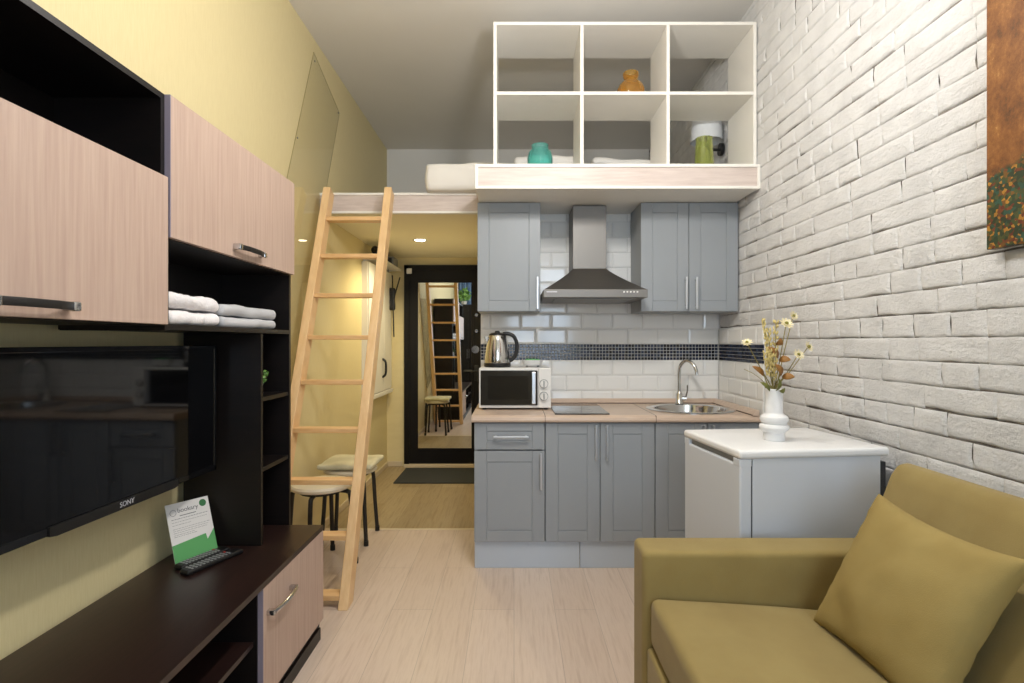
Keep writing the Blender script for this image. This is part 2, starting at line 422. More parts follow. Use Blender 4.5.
# tiled splashback (kitchen wall and its return on the right wall)
def tile_faces(bm, o, u, w, n, u0, u1, z0, z1, t=.0075, bv=.012, mi=0):
    """one bevelled tile between (u0,z0) and (u1,z1) on plane o + u*U + w*Z, raised along n"""
    P = lambda a, b, h: bm.verts.new(o+u*a+w*b+n*h)
    g = .0009; u0 += g; u1 -= g; z0 += g; z1 -= g
    bu = min(bv, (u1-u0)*.35); bz = min(bv, (z1-z0)*.35)
    lo = [P(u0, z0, 0), P(u1, z0, 0), P(u1, z1, 0), P(u0, z1, 0)]
    md = [P(u0, z0, t*.55), P(u1, z0, t*.55), P(u1, z1, t*.55), P(u0, z1, t*.55)]
    hi = [P(u0+bu, z0+bz, t), P(u1-bu, z0+bz, t), P(u1-bu, z1-bz, t), P(u0+bu, z1-bz, t)]
    for A, C in ((lo, md), (md, hi)):
        for i in range(4):
            f = bm.faces.new((A[i], A[(i+1) % 4], C[(i+1) % 4], C[i])); f.material_index = mi
    f = bm.faces.new(hi); f.material_index = mi
def tiles(bm, o, u, n, ulen, rows, phase):
    w = Vector((0, 0, 1)); tw = .202
    for k, (z0, z1) in enumerate(rows):
        x = -(tw/2 if (k+phase) % 2 else 0)-.04
        while x < ulen:
            a, b = max(x, 0), min(x+tw, ulen)
            if b-a > .01: tile_faces(bm, o, u, w, n, a, b, z0, z1)
            x += tw
MZ0, MZ1 = 1.130, 1.236
up = [(MZ1+.101*i, min(MZ1+.101*(i+1), 2.098)) for i in range(9)]
dn = [(MZ0-.101*(i+1), MZ0-.101*i) for i in range(3)]
bm = bmesh.new()
ok, uk, nk = Vector((XP, YK+.012, 0)), Vector((1, 0, 0)), Vector((0, -1, 0))
tiles(bm, ok, uk, nk, XR-.006-XP, up, 0); tiles(bm, ok, uk, nk, XR-.006-XP, dn, 1)
struct('wall_tiles_kitchen', bm, 'tile')
RY0 = 2.97
bm = bmesh.new(); orr, ur, nr = Vector((XR-.003, YK, 0)), Vector((0, -1, 0)), Vector((-1, 0, 0))
tiles(bm, orr, ur, nr, YK-RY0, up[:1], 0); tiles(bm, orr, ur, nr, YK-RY0, dn, 1)
box(bm, XR-.0035, XR+.03, RY0, YK+.02, .83, MZ1+.101, mi=1)
struct('wall_tiles_right', bm, ['tile', 'grout'])
def mosaic(o, u, n, ulen):
    bm = bmesh.new(); s = .0212
    for r in range(5):
        x = 0
        while x < ulen-.004:
            tile_faces(bm, o, u, Vector((0, 0, 1)), n, x+.001, min(x+s, ulen)-.001, MZ0+r*s+.001, MZ0+(r+1)*s-.001, .005, .002, R.choices((0, 1, 2), (5, 2, 4))[0])
            x += s
    return bm
struct('trim_mosaic_kitchen', mosaic(ok, uk, nk, XR-.006-XP), ['mos1', 'mos2', 'mos3'])
struct('trim_mosaic_right', mosaic(orr, ur, nr, YK-RY0), ['mos1', 'mos2', 'mos3'])

# ------------------------------------------------------------------ loft platform
t = thing('loft_platform', 'whitewashed loft bed platform spanning above the kitchen and entrance', 'loft platform', (0, YK, LZ0))
bm = B(XP+.005, XR-.012, 3.055, YK+.03, LZ0, LZ1-.012); box(bm, XL, XR-.012, YK+.03, YB, LZ0, LZ1-.012)
obj('deck', bm, 'cream', t)
obj('soffit', B(XP+.007, XR-.013, 3.06, YK+.02, LZ0-.004, LZ0+.003), 'white_lam', t)
LFX = -.213
bm = B(LFX, XR, 3.03, 3.052, LZ0+.001, LZ1-.001, bev=.001); box(bm, LFX, LFX+.02, 3.05, YK, LZ0+.001, LZ1-.001)
obj('fascia', bm, 'white_ash', t)
obj('fascia', B(XL, LFX, 3.61, 3.632, LZ0+.001, LZ1-.001, bev=.001), 'white_ash', t)
def edging(x0, x1, y, ends):
    bm = bmesh.new()
    for z in (LZ0-.004, LZ1-.012): box(bm, x0, x1, y-.007, y+.03, z, z+.016, bev=.002)
    for x in ends: box(bm, x, x+.016, y-.0065, y+.03, LZ0, LZ1, bev=.002)
    return bm
obj('edging', edging(LFX-.002, XR+.001, 3.03, (LFX-.002, XR-.015)), 'white_lam', t)
obj('edging', edging(XL, LFX-.003, 3.61, ()), 'white_lam', t)

# open cube shelf standing on the loft edge
t = thing('cube_shelf', 'white open six compartment shelf standing on the loft edge', 'shelf', (.62, 3.25, LZ1))
sx0, sx1, sy0, sy1, sz0, sz1 = -.115, XR-.004, 3.062, 3.425, LZ1, 3.04
th = .018; zm = 2.632; xs = (.371, .853)
for x in (sx0, sx1-th): obj('side_panel', B(x, x+th, sy0, sy1, sz0, sz1, bev=.001), 'white_lam', t)
for z in (sz0, sz1-th): obj('horizontal_panel', B(sx0+th, sx1-th, sy0, sy1, z, z+th, bev=.001), 'white_lam', t)
obj('middle_shelf', B(sx0+th, sx1-th, sy0, sy1, zm, zm+th, bev=.001), 'white_lam', t)
for x in xs:
    for a, b in ((sz0+th, zm), (zm+th, sz1-th)): obj('divider', B(x, x+th, sy0+.001, sy1, a, b, bev=.001), 'white_lam', t)

# vases on the shelf
def vase(name, c, prof, mat, label, ribn, rib=.03):
    inner = [(r-.004, z) for r, z in reversed(prof)][:-1] + [(max(.004, prof[0][0]-.006), .006)]
    return solo(name, L(prof+inner, c, 64, rib=rib, ribn=ribn), mat, label, 'vase', 'coloured glass vases', True)
vase('glass_vase', (.152, 3.2, sz0+th), [(.048, 0), (.064, .012), (.071, .04), (.072, .075), (.064, .11), (.05, .125), (.046, .13), (.047, .145), (.05, .152)], 'teal_glass', 'turquoise ribbed glass vase in the lower left compartment', 16)
vase('glass_vase', (.682, 3.2, zm+th), [(.045, 0), (.066, .012), (.079, .045), (.078, .07), (.062, .103), (.041, .122), (.035, .13), (.042, .142), (.046, .158), (.044, .17), (.036, .176)], 'amber_glass', 'amber orange round glass vase on the middle shelf', 12)
vase('glass_vase', (1.117, 3.22, sz0+th), [(.044, 0), (.053, .01), (.053, .05), (.05, .11), (.047, .17), (.044, .186), (.049, .2)], 'lime_glass', 'lime green tall glass vase in the lower right compartment', 14)

# bedding on the loft
def duvet_fn(p):
    n1 = noise.noise(p*4.0); n2 = noise.noise(p*11+Vector((3, 1, 7)))
    q = p.copy()
    if p.z > 2.30: q.z += n1*.022+n2*.01
    q.y += n2*.012 if p.y < 3.7 else 0
    q.x += n2*.012 if p.x < -.4 else 0
    q.z += .006*noise.noise(Vector((p.x*9, p.y*3, 0)))
    q.z = max(q.z, LZ1+.002+.004*max(0, n2))
    return q
solo('mattress', rbox(bmesh.new(), -.58, XR-.04, 3.53, 5.3, LZ1+.003, 2.405, .034, 26, 5, duvet_fn), 'bedding', 'white mattress with bedding overhanging the loft edge', 'mattress', sm=True)
solo('bed_pillow', rbox(bmesh.new(), .0, .42, 3.62, 3.98, 2.42, 2.49, .034, 10, 4, lambda p: p+Vector((0, 0, .03*noise.noise(p*6)))), 'bedding', 'white bed pillow on the loft mattress behind the turquoise vase', 'pillow', 'loft pillows', sm=True)
solo('bed_pillow', rbox(bmesh.new(), .52, .98, 3.62, 3.98, 2.42, 2.475, .026, 10, 4, lambda p: p+Vector((0, 0, .03*noise.noise(p*6+Vector((9, 0, 0)))))), 'bedding', 'white bed pillow on the loft mattress behind the middle lower compartment', 'pillow', 'loft pillows', sm=True)
t = thing('wall_lamp', 'white shaded wall lamp behind the lime green vase', 'lamp', (XR-.012, 3.56, 2.5))
obj('lamp_shade', L([(.100, 0), (.094, .13), (.09, .13), (.096, .0)], (1.25, 3.56, 2.55), 40, close=False), 'shade', t, True)
bm = T(smooth([(XR-.012, 3.56, 2.50), (1.29, 3.56, 2.50), (1.25, 3.56, 2.53), (1.25, 3.56, 2.60)]), .009)
obj('arm', bm, 'black', t, True)
obj('wall_plate', D((XR-.016, 3.56, 2.50), .04, 0, .02), 'black', t, True)
obj('bulb', L([(.012, 0), (.03, .03), (.03, .05), (.005, .075)], (1.25, 3.56, 2.60), 20), 'white_plastic', t, True)

# clear acrylic sheet screwed to the left wall beside the ladder
t = thing('acrylic_sheet', 'clear acrylic sheet screwed to the yellow wall beside the ladder', 'wall panel', (XL+.004, 3.4, .5))
A, Bq = Vector((3.487, 3.094)), Vector((4.0, 2.92))
dv = Vector((-.40, -.9))*2.65
Cq, Dq = A+dv, Bq+dv
bm = prism(bmesh.new(), [(A.x, A.y), (Bq.x, Bq.y), (Cq.x+(Bq-A).x, Dq.y), (Cq.x, Cq.y)], 0, XL+.003, XL+.007)
obj('sheet', bm, 'acrylic', t)
bm = bmesh.new(); P3 = lambda q: Vector((XL+.006, q.x, q.y))
for p, q in ((A, Bq), (A, Cq), (Bq, Dq)): tube(bm, [P3(p), P3(q)], .0016, 6)
obj('sheet_edge', bm, 'acrylic_edge', t)
for q in (A+Vector((.015, -.05)), Bq+Vector((-.03, -.01)), A+dv*.27+Vector((.02, 0)), Bq+dv*.27-Vector((.02, 0))):
    obj('screw', D((XL+.008, q.x, q.y), .006, 0, .004, seg=12), 'brushed', t)

# ------------------------------------------------------------------ kitchen
YD = 3.01                                 # face of the base doors
def shaker(x0, x1, z0, z1, yf, t=.018, st=.068, rt=.06):
    bm = bmesh.new(); g = .0015; x0 += g; x1 -= g; z0 += g; z1 -= g
    box(bm, x0, x0+st, yf, yf+t, z0, z1, bev=.0025); box(bm, x1-st, x1, yf, yf+t, z0, z1, bev=.0025)
    box(bm, x0+st, x1-st, yf, yf+t, z0, z0+rt, bev=.0025); box(bm, x0+st, x1-st, yf, yf+t, z1-rt, z1, bev=.0025)
    box(bm, x0+st-.001, x1-st+.001, yf+.005, yf+t-.002, z0+rt-.001, z1-rt+.001)
    k = .004
    box(bm, x0+st+k, x1-st-k, yf+.002, yf+.008, z0+rt+k, z1-rt-k, bev=.0018)
    return bm
def bar(axis, a, b, fixed, yf):
    """bar handle; axis 'z': vertical at x=fixed from z=a to b; 'x': horizontal at z=fixed"""
    bm = bmesh.new(); w = .006
    if axis == 'z':
        box(bm, fixed-w, fixed+w, yf-.034, yf-.024, a, b, bev=.002)
        for z in (a+.014, b-.014): box(bm, fixed-.004, fixed+.004, yf-.025, yf+.0015, z-.005, z+.005)
    else:
        box(bm, a, b, yf-.034, yf-.024, fixed-w, fixed+w, bev=.002)
        for x in (a+.014, b-.014): box(bm, x-.005, x+.005, yf-.025, yf+.0015, fixed-.004, fixed+.004)
    return bm
def carcass(x0, x1, y0, y1, z0, z1, t=.016):
    bm = B(x0, x0+t, y0, y1, z0, z1); box(bm, x1-t, x1, y0, y1, z0, z1)
    box(bm, x0+t, x1-t, y0, y1, z0, z0+t); box(bm, x0+t, x1-t, y1-.006, y1, z0+t, z1); box(bm, x0+t, x1-t, y0, y0+.08, z1-t, z1)
    return bm
DZ0, DZ1 = .15, .806
yc0, yc1 = YD+.02, 3.58
t = thing('base_cabinet', 'grey base cabinet with a drawer over a door, under the microwave', 'cabinet', (-.025, 3.3, 0), 'grey kitchen base cabinets')
obj('body', carcass(XP+.002, .169, yc0, yc1, .149, .808), 'greybody', t)
d = obj('drawer', shaker(XP, .17, .657, DZ1, YD, rt=.045), 'greydoor', t); obj('handle', bar('x', -.113, .08, .732, YD), 'satin', d)
d = obj('door', shaker(XP, .17, DZ0, .653, YD), 'greydoor', t); obj('handle', bar('z', .444, .644, .147, YD), 'satin', d)
t = thing('base_cabinet', 'grey double door base cabinet under the black hob', 'cabinet', (.47, 3.3, 0), 'grey kitchen base cabinets')
obj('body', carcass(.172, .774, yc0, yc1, .149, .808), 'greybody', t)
d = obj('door', shaker(.172, .473, DZ0, DZ1, YD), 'greydoor', t); obj('handle', bar('z', .603, .797, .448, YD), 'satin', d)
d = obj('door', shaker(.473, .774, DZ0, DZ1, YD), 'greydoor', t); obj('handle', bar('z', .603, .797, .508, YD), 'satin', d)
t = thing('base_cabinet', 'grey base cabinet under the round sink, half behind the white fridge', 'cabinet', (1.06, 3.3, 0), 'grey kitchen base cabinets')
obj('body', carcass(.777, 1.345, yc0, yc1, .149, .808), 'greybody', t)
d = obj('door', shaker(.776, 1.062, DZ0, DZ1, YD), 'greydoor', t); obj('handle', bar('z', .603, .797, 1.038, YD), 'satin', d)
d = obj('door', shaker(1.062, 1.346, DZ0, DZ1, YD), 'greydoor', t); obj('handle', bar('z', .603, .797, 1.088, YD), 'satin', d)
bm = B(XP+.002, .363, 3.032, 3.047, 0, .1475, bev=.002); box(bm, XP+.002, XP+.016, 3.047, 3.55, 0, .1475)
solo('plinth_panel', bm, 'plinth', 'silver blue plinth strip below the drawer cabinet', 'plinth', 'kitchen plinth strips')
solo('plinth_panel', B(.366, 1.346, 3.032, 3.047, 0, .1475, bev=.002), 'plinth', 'longer silver blue plinth strip running towards the fridge', 'plinth', 'kitchen plinth strips')

# worktop (with a round opening for the sink)
SKX, SKY, SKR = 1.055, 3.29, .215
t = thing('worktop', 'beige laminate kitchen worktop on the grey cabinets', 'worktop', (.56, 3.3, .81))
wy0, wy1, wz0, wz1 = 2.985, 3.6, .81, .848
def slab(x0, x1):
    return prism(bmesh.new(), [(wy0+.012, wz0), (wy0+.003, wz0+.004), (wy0, wz0+.014), (wy0+.003, wz1-.01), (wy0+.014, wz1), (wy1, wz1), (wy1, wz0)], 0, x0, x1)
obj('slab', slab(XP-.012, .1685), 'worktop', t); obj('slab', slab(.1715, .7735), 'worktop', t)
def slab_hole(x0, x1):
    bm = bmesh.new(); n = 48
    outer = []
    ylo, yhi = wy0+.014, wy1
    angs = [2*PI*i/n for i in range(n)]
    def edge(a):
        c, s = math.cos(a), math.sin(a); k = 1e9
        if c > 1e-6: k = min(k, (x1-SKX)/c)
        if c < -1e-6: k = min(k, (x0-SKX)/c)
        if s > 1e-6: k = min(k, (yhi-SKY)/s)
        if s < -1e-6: k = min(k, (ylo-SKY)/s)
        return (SKX+c*k, SKY+s*k)
    # make sure the corners are hit
    for cx in (x0, x1):
        for cy in (ylo, yhi):
            a = math.atan2(cy-SKY, cx-SKX) % (2*PI); i = min(range(n), key=lambda q: abs(angs[q]-a)); angs[i] = a
    angs.sort()
    rings = []
    for z in (wz0, wz1):
        rings.append([bm.verts.new((*edge(a), z)) for a in angs]); rings.append([bm.verts.new((SKX+SKR*math.cos(a), SKY+SKR*math.sin(a), z)) for a in angs])
    ob, ib, ot, it = rings
    for i in range(n):
        j = (i+1) % n
        bm.faces.new((ot[i], ot[j], it[j], it[i])); bm.faces.new((ob[j], ob[i], ib[i], ib[j]))
        bm.faces.new((it[i], it[j], ib[j], ib[i])); bm.faces.new((ob[i], ob[j], ot[j], ot[i]))
    prism(bm, [(wy0+.012, wz0), (wy0+.003, wz0+.004), (wy0, wz0+.014), (wy0+.003, wz1-.01), (wy0+.014, wz1), (wy0+.014, wz0)], 0, x0, x1)
    return bm
obj('slab', slab_hole(.7765, 1.346), 'worktop', t)
for x in (.1685, .7735): obj('joint_strip', B(x, x+.003, wy0+.001, wy1, wz0, wz1+.0006), 'joint', t)
bm = prism(bmesh.new(), [(3.582, wz1), (3.582, wz1+.008), (3.602, wz1+.03), (3.6195, wz1+.03), (3.6195, wz1)], 0, XP, 1.334)
prism(bm, [(1.30, wz1), (1.30, wz1+.008), (1.318, wz1+.03), (1.337, wz1+.03), (1.337, wz1)], 1, 2.985, 3.6)
obj('upstand', bm, 'worktop', t)
obj('joint_strip', B(XP, 1.30, 3.5805, 3.583, wz1, wz1+.005), 'joint', t); obj('joint_strip', B(1.2985, 1.301, 2.986, 3.58, wz1, wz1+.005), 'joint', t)

# wall cabinets
YW = 3.31
t = thing('wall_cabinet', 'grey single door wall cabinet left of the cooker hood', 'cabinet', (-.03, 3.46, 1.434), 'grey kitchen wall cabinets')
obj('body', carcass(XP+.002, .158, YW+.02, 3.6, 1.434, 2.094), 'greybody', t)
d = obj('door', shaker(XP-.002, .161, 1.434, 2.094, YW), 'greydoor', t); obj('handle', bar('z', 1.447, 1.641, .141, YW), 'satin', d)
t = thing('wall_cabinet', 'grey double door wall cabinet right of the cooker hood', 'cabinet', (1.06, 3.46, 1.434), 'grey kitchen wall cabinets')
obj('body', carcass(.768, 1.353, YW+.02, 3.6, 1.434, 2.094), 'greybody', t)
d = obj('door', shaker(.766, 1.057, 1.434, 2.094, YW), 'greydoor', t); obj('handle', bar('z', 1.447, 1.641, 1.034, YW), 'satin', d)
d = obj('door', shaker(1.057, 1.355, 1.434, 2.094, YW), 'greydoor', t); obj('handle', bar('z', 1.447, 1.641, 1.096, YW), 'satin', d)

# cooker hood
t = thing('cooker_hood', 'stainless steel chimney cooker hood above the hob', 'cooker hood', (.467, 3.4, 1.503))
hx0, hx1, hy0, hy1 = .168, .762, 3.12, 3.605
obj('lip', B(hx0, hx1, hy0, hy1, 1.503, 1.55, bev=.003), 'hood', t)
cx0, cx1, cy0 = .362, .568, 3.37
bm = bmesh.new(); rings = []
for k in range(9):
    s = k/8; e = 1-(1-s)**1.18; z = 1.55+.155*s
    a = (hx0+.004+(cx0-hx0)*e, hx1-.004+(cx1-hx1)*e, hy0+.004+(cy0-hy0)*e)
    rings.append([bm.verts.new(q) for q in ((a[0], a[2], z), (a[1], a[2], z), (a[1], hy1, z), (a[0], hy1, z))])
for a, b in zip(rings, rings[1:]):
    for i in range(4): bm.faces.new((a[i], a[(i+1) % 4], b[(i+1) % 4], b[i]))
bm.faces.new(rings[0][::-1]); bm.faces.new(rings[-1])
obj('canopy', bm, 'hood', t)
obj('chimney', B(cx0, cx1, cy0, hy1, 1.70, 2.09, bev=.002), 'hood', t)
for i in range(5): obj('button', B(.622+.019*i, .631+.019*i, hy0-.002, hy0+.002, 1.531, 1.54, bev=.001), 'white_plastic', t)
obj('name_plate', B(.185, .245, hy0-.001, hy0+.001, 1.533, 1.539), 'silver_ink', t)
obj('filter', B(.24, .69, 3.16, 3.55, 1.4985, 1.5035), 'grey_plastic', t)

# hob
t = thing('ceramic_hob', 'black glass two zone hob set in the worktop', 'hob', (.378, 3.26, wz1))
obj('glass_plate', B(.226, .53, 3.03, 3.50, wz1+.0008, wz1+.006, bev=.0015), 'black_glass', t)
for y, r in ((3.17, .08), (3.38, .09)):
    obj('cooking_zone', L([(r, 0), (r, .0004), (r-.002, .0004), (r-.002, 0)], (.378, y, wz1+.006), 40, close=False), 'grey_plastic', t)

# sink and mixer tap
t = thing('round_sink', 'round stainless steel sink set in the worktop', 'sink', (SKX, SKY, wz1))
prof = [(.258, .001), (.258, .004), (.25, .007), (.215, .006), (.205, .002), (.2, -.02), (.19, -.12), (.16, -.15), (.03, -.158), (.03, -.162), (.165, -.155), (.195, -.12), (.205, -.02), (.212, .001)]
obj('bowl', L(prof, (SKX, SKY, wz1), 64, close=False), 'chrome', t, True)
obj('drain', L([(.028, 0), (.028, .004), (.01, .004)], (SKX, SKY, wz1-.158), 24), 'brushed', t, True)
t = thing('mixer_tap', 'chrome gooseneck mixer tap behind the round sink', 'tap', (SKX+.005, 3.515, wz1+.007))
tx, ty, tz = SKX+.005, 3.515, wz1+.007
obj('tap_body', L([(.026, 0), (.026, .006), (.021, .012), (.021, .06), (.016, .07), (.013, .08)], (tx, ty, tz), 28), 'chrome', t, True)
obj('spout', T(smooth([(tx, ty, tz+.07), (tx, ty, tz+.2), (tx+.008, ty-.012, tz+.25), (tx+.035, ty-.04, tz+.278), (tx+.065, ty-.075, tz+.255), (tx+.078, ty-.092, tz+.215), (tx+.08, ty-.096, tz+.19)], 8), .0105, 14), 'chrome', t, True)
bm = T([(tx+.015, ty-.005, tz+.035), (tx+.042, ty-.012, tz+.035)], .014, 14); tube(bm, smooth([(tx+.038, ty-.012, tz+.04), (tx+.047, ty-.014, tz+.08), (tx+.048, ty-.016, tz+.12)]), .005, 8)
obj('lever', bm, 'chrome', t, True)

# microwave
mx0, mx1, my0, my1, mz0, mz1 = -.207, .219, 3.24, 3.53, wz1, 1.096
t = thing('microwave_oven', 'white microwave oven with dark glass door on the worktop', 'microwave', ((mx0+mx1)/2, 3.44, mz0))
obj('body', B(mx0, mx1, my0+.018, my1, mz0+.012, mz1, bev=.006), 'white_plastic', t)
px = lambda p: (p-514)*3.24/548
obj('front_frame', B(mx0, px(538)+.002, my0+.004, my0+.018, mz0+.012, mz1, bev=.003), 'white_plastic', t)
d = obj('door', B(px(480.6), px(537.6), my0-.004, my0+.006, mz0+.028, mz1-.014, bev=.003), 'black_glass', t)
obj('door_window', B(px(488), px(528), my0-.0048, my0-.003, mz0+.062, mz1-.045, bev=.0005), 'tvscreen', d)
obj('handle', B(px(531.6), px(535.8), my0-.018, my0-.003, mz0+.036, mz1-.022, bev=.004), 'satin', d)
cp = obj('control_panel', B(px(538)+.003, mx1, my0, my0+.018, mz0+.012, mz1, bev=.004), 'white_plastic', t)
for z in (mz0+.155, mz0+.082):
    k = obj('knob', D((px(543.8), my0-.009, z), .022, 1, .02, 28), 'white_plastic', cp, True)
    obj('knob_ring', L([(.026, 0), (.026, .003), (.0225, .003), (.0225, 0)], (0, 0, 0), 32, close=False), 'grey_plastic', k).matrix_parent_inverse = Matrix.Identity(4)
    ring = k.children[0]; ring.rotation_euler = (PI/2, 0, 0); ring.location = (0, .009, 0)
    obj('knob_grip', B(px(543.8)-.003, px(543.8)+.003, my0-.024, my0-.018, z-.018, z+.018, bev=.001), 'grey_plastic', k)
for x in (mx0+.03, mx1-.03):
    for y in (my0+.04, my1-.03): obj('foot', L([(.012, 0), (.012, .014)], (x, y, mz0), 14), 'black', t)

# kettle on the microwave
kx, ky, kz = -.103, 3.38, mz1
t = thing('electric_kettle', 'steel electric kettle with black handle on the microwave', 'kettle', (kx, ky, kz))
obj('base', L([(.079, 0), (.082, .004), (.082, .022), (.078, .026)], (kx, ky, kz+.0005), 36), 'black', t, True)
obj('body', L([(.077, .026), (.079, .035), (.076, .07), (.069, .12), (.06, .165), (.054, .192), (.05, .196)], (kx, ky, kz), 48), 'chrome', t, True)
obj('lid', L([(.052, .195), (.05, .203), (.036, .21), (.016, .213), (.014, .222), (.004, .224)], (kx, ky, kz), 36), 'black', t, True)
bm = prism(bmesh.new(), [(-.05, .135), (-.056, .19), (-.082, .188), (-.066, .15)], 1, -.014, .014, bev=.003)
bmesh.ops.transform(bm, matrix=Matrix.Translation((kx, ky, kz)), verts=bm.verts)
obj('spout', bm, 'chrome', t)
hp = [(kx+.035, ky, kz+.203), (kx+.065, ky, kz+.205), (kx+.1, ky, kz+.19), (kx+.12, ky, kz+.145), (kx+.118, ky, kz+.09), (kx+.1, ky, kz+.055), (kx+.072, ky, kz+.035)]
obj('handle', T(smooth(hp), .0115, 12), 'black', t, True)

# small soap dish with a green sponge
sx, sy, sz = .113, 3.36, mz1
t = thing('soap_dish', 'small white footed dish beside the kettle', 'dish', (sx, sy, sz))
obj('bowl', L([(.045, .01), (.058, .018), (.066, .04), (.069, .044), (.064, .043), (.055, .022), (.04, .016)], (sx, sy, sz), 36, sy=.7), 'ceramic', t, True)
for dx in (-.034, .034): obj('foot', L([(.008, 0), (.006, .014)], (sx+dx, sy, sz+.0005), 12), 'grey_plastic', t, True)
solo('sponge', rbox(bmesh.new(), sx-.045, sx+.045, sy-.03, sy+.03, sz+.025, sz+.05, .008, 6, 3, lambda p: p+Vector((0, 0, .004*noise.noise(p*40)))), 'green_print', 'green sponge lying in the small white dish', 'sponge', sm=True)

# ------------------------------------------------------------------ fridge
fx0, fx1, fy0, fy1 = .761, 1.312, 1.845, 2.303
FRM = Matrix.Translation((fx0, fy0, .021)) @ Matrix.Rotation(math.radians(6.2), 4, 'Z') @ Matrix.Translation((-fx0, -fy0, 0))
def frobj(n, bm, m, p, *k):
    if n != 'foot':
        bmesh.ops.transform(bm, matrix=FRM, verts=bm.verts)
    else:
        for v in bm.verts:
            q = FRM @ v.co; v.co = (q.x, q.y, v.co.z*1.7)
    return obj(n, bm, m, p, *k)
t = thing('table_top_fridge', 'white table top fridge standing before the kitchen corner', 'fridge', (1.03, 2.1, 0))
frobj('body', B(fx0+.05, fx1-.03, fy0+.008, fy1-.008, .025, .838, bev=.004), 'fridge', t)
frobj('top_panel', rbox(bmesh.new(), fx0-.001, fx1, fy0, fy1, .832, .862, .011, 6, 4), 'fridge_top', t, True)
d = frobj('door', B(fx0+.002, fx0+.046, fy0+.006, fy1-.006, .06, .812, bev=.007, seg=3), 'fridge', t)
for y in (fy0+.006, fy1-.05): frobj('door_cap', B(fx0+.001, fx0+.046, y, y+.044, .806, .832, bev=.003), 'fridge', d)
frobj('handle_recess', B(fx0+.014, fx0+.046, fy0+.05, fy1-.05, .808, .832), 'grey_plastic', d)
frobj('gasket', B(fx0+.046, fx0+.05, fy0+.012, fy1-.012, .07, .826), 'dark_plastic', d)
bm = B(fx1-.04, fx1-.022, fy0+.03, fy1-.03, .45, .80)
for i in range(12): box(bm, fx1-.023, fx1-.004, fy0+.03, fy1-.03, .47+i*.027, .474+i*.027)
box(bm, fx1-.03, fx1-.006, fy0+.015, fy0+.05, .3, .81)
frobj('condenser', bm, 'dark_plastic', t)
for x in (fx0+.09, fx1-.08):
    for y in (fy0+.05, fy1-.05): frobj('foot', L([(.02, 0), (.018, .03)], (x, y, 0), 14), 'black', t)

# white vase with dried flowers
vx, vy, vz = .974, 2.052, .8832
prof = [(.036, 0), (.038, .004), (.037, .03), (.05, .042), (.053, .05), (.05, .058), (.042, .062), (.047, .07), (.05, .078), (.048, .088), (.034, .098), (.03, .104), (.03, .19), (.028, .192), (.026, .19), (.026, .1), (.01, .09)]
solo('ceramic_vase', L(prof, (vx, vy, vz), 48), 'ceramic', 'white ringed ceramic vase on the fridge top', 'vase', sm=True)
def petals(bm, c, r, n, tilt, d):
    d = Vector(d).normalized(); u = d.orthogonal().normalized(); w = d.cross(u)
    for k in range(n):
        a = 2*PI*k/n+R.uniform(-.1, .1); dirv = (u*math.cos(a)+w*math.sin(a)); sd = d.cross(dirv)
        base = c+dirv*r*.12; tip = c+dirv*r+d*r*tilt; mid = c+dirv*r*.6+d*r*tilt*.35
        wd = r*.2
        v = [bm.verts.new(q) for q in (base-sd*wd*.4, base+sd*wd*.4, mid+sd*wd, tip+sd*wd*.45, tip-sd*wd*.45, mid-sd*wd)]
        bm.faces.new((v[0], v[1], v[2], v[5])); bm.faces.new((v[5], v[2], v[3], v[4]))
def leafm(bm, base, tip, width, curl=.01):
    base, tip = Vector(base), Vector(tip); ax = tip-base; sd = ax.cross(Vector((.3, -1, .2))).normalized()
    nn = sd.cross(ax).normalized(); n = 7; Lr, Cr, Rr = [], [], []
    for i in range(n+1):
        s = i/n; w = width*math.sin(PI*min(1, s*.93+.05))**.8 if i < n else 0.0005
        c = base+ax*s+nn*curl*math.sin(PI*s)
        Lr.append(bm.verts.new(c-sd*w+nn*w*.25)); Cr.append(bm.verts.new(c)); Rr.append(bm.verts.new(c+sd*w+nn*w*.25))
    for i in range(n):
        bm.faces.new((Lr[i], Cr[i], Cr[i+1], Lr[i+1])); bm.faces.new((Cr[i], Rr[i], Rr[i+1], Cr[i+1]))
def vp(px_, py_, d=2.1):
    d -= .048; return Vector(((px_-514)*d/548, d, 1.25-(py_-342)*d/548))
base = Vector((vx, vy, vz+.115))
G = 'dried flowers in the white vase'
def flower(px_, py_, d, r, label, dirn):
    top = vp(px_, py_, d); t = thing('dried_flower', label, 'flower', base, G)
    off = Vector((R.uniform(-.012, .012), R.uniform(-.012, .012), 0)); m = base+(top-base)*.5+Vector((0, 0, .03))
    neck = Vector((vx+(top.x-vx)*.12, vy+(top.y-vy)*.12, vz+.2))
    obj('stem', T(smooth([base+off, neck, m, top]), .0017, 6), 'stem', t, True)
    bm = bmesh.new(); petals(bm, top, r, 9, .25, dirn); petals(bm, top+Vector(dirn).normalized()*.003, r*.75, 8, .45, dirn); obj('petals', bm, 'petal', t)
    tb = bmesh.new(); bmesh.ops.create_uvsphere(tb, u_segments=10, v_segments=6, radius=r*.3); bmesh.ops.transform(tb, matrix=Matrix.Translation(top+Vector(dirn).normalized()*.004), verts=tb.verts)
    obj('flower_core', tb, 'petal_core', t, True)
flower(747, 343, 2.09, .020, 'cream dried daisy reaching far left over the mosaic band', (-.3, -.6, .8))
flower(786, 324, 2.08, .026, 'large cream dried daisy facing up right of the grass heads', (.1, -.7, .6))
flower(793, 316, 2.12, .020, 'topmost small dried daisy in the white vase', (.3, -.7, .3))
flower(798, 355, 2.07, .022, 'low cream dried daisy on the right of the vase', (.2, -.8, .5))
flower(808, 347, 2.10, .022, 'pale dried daisy reaching farthest right from the vase', (.5, -.7, .4))
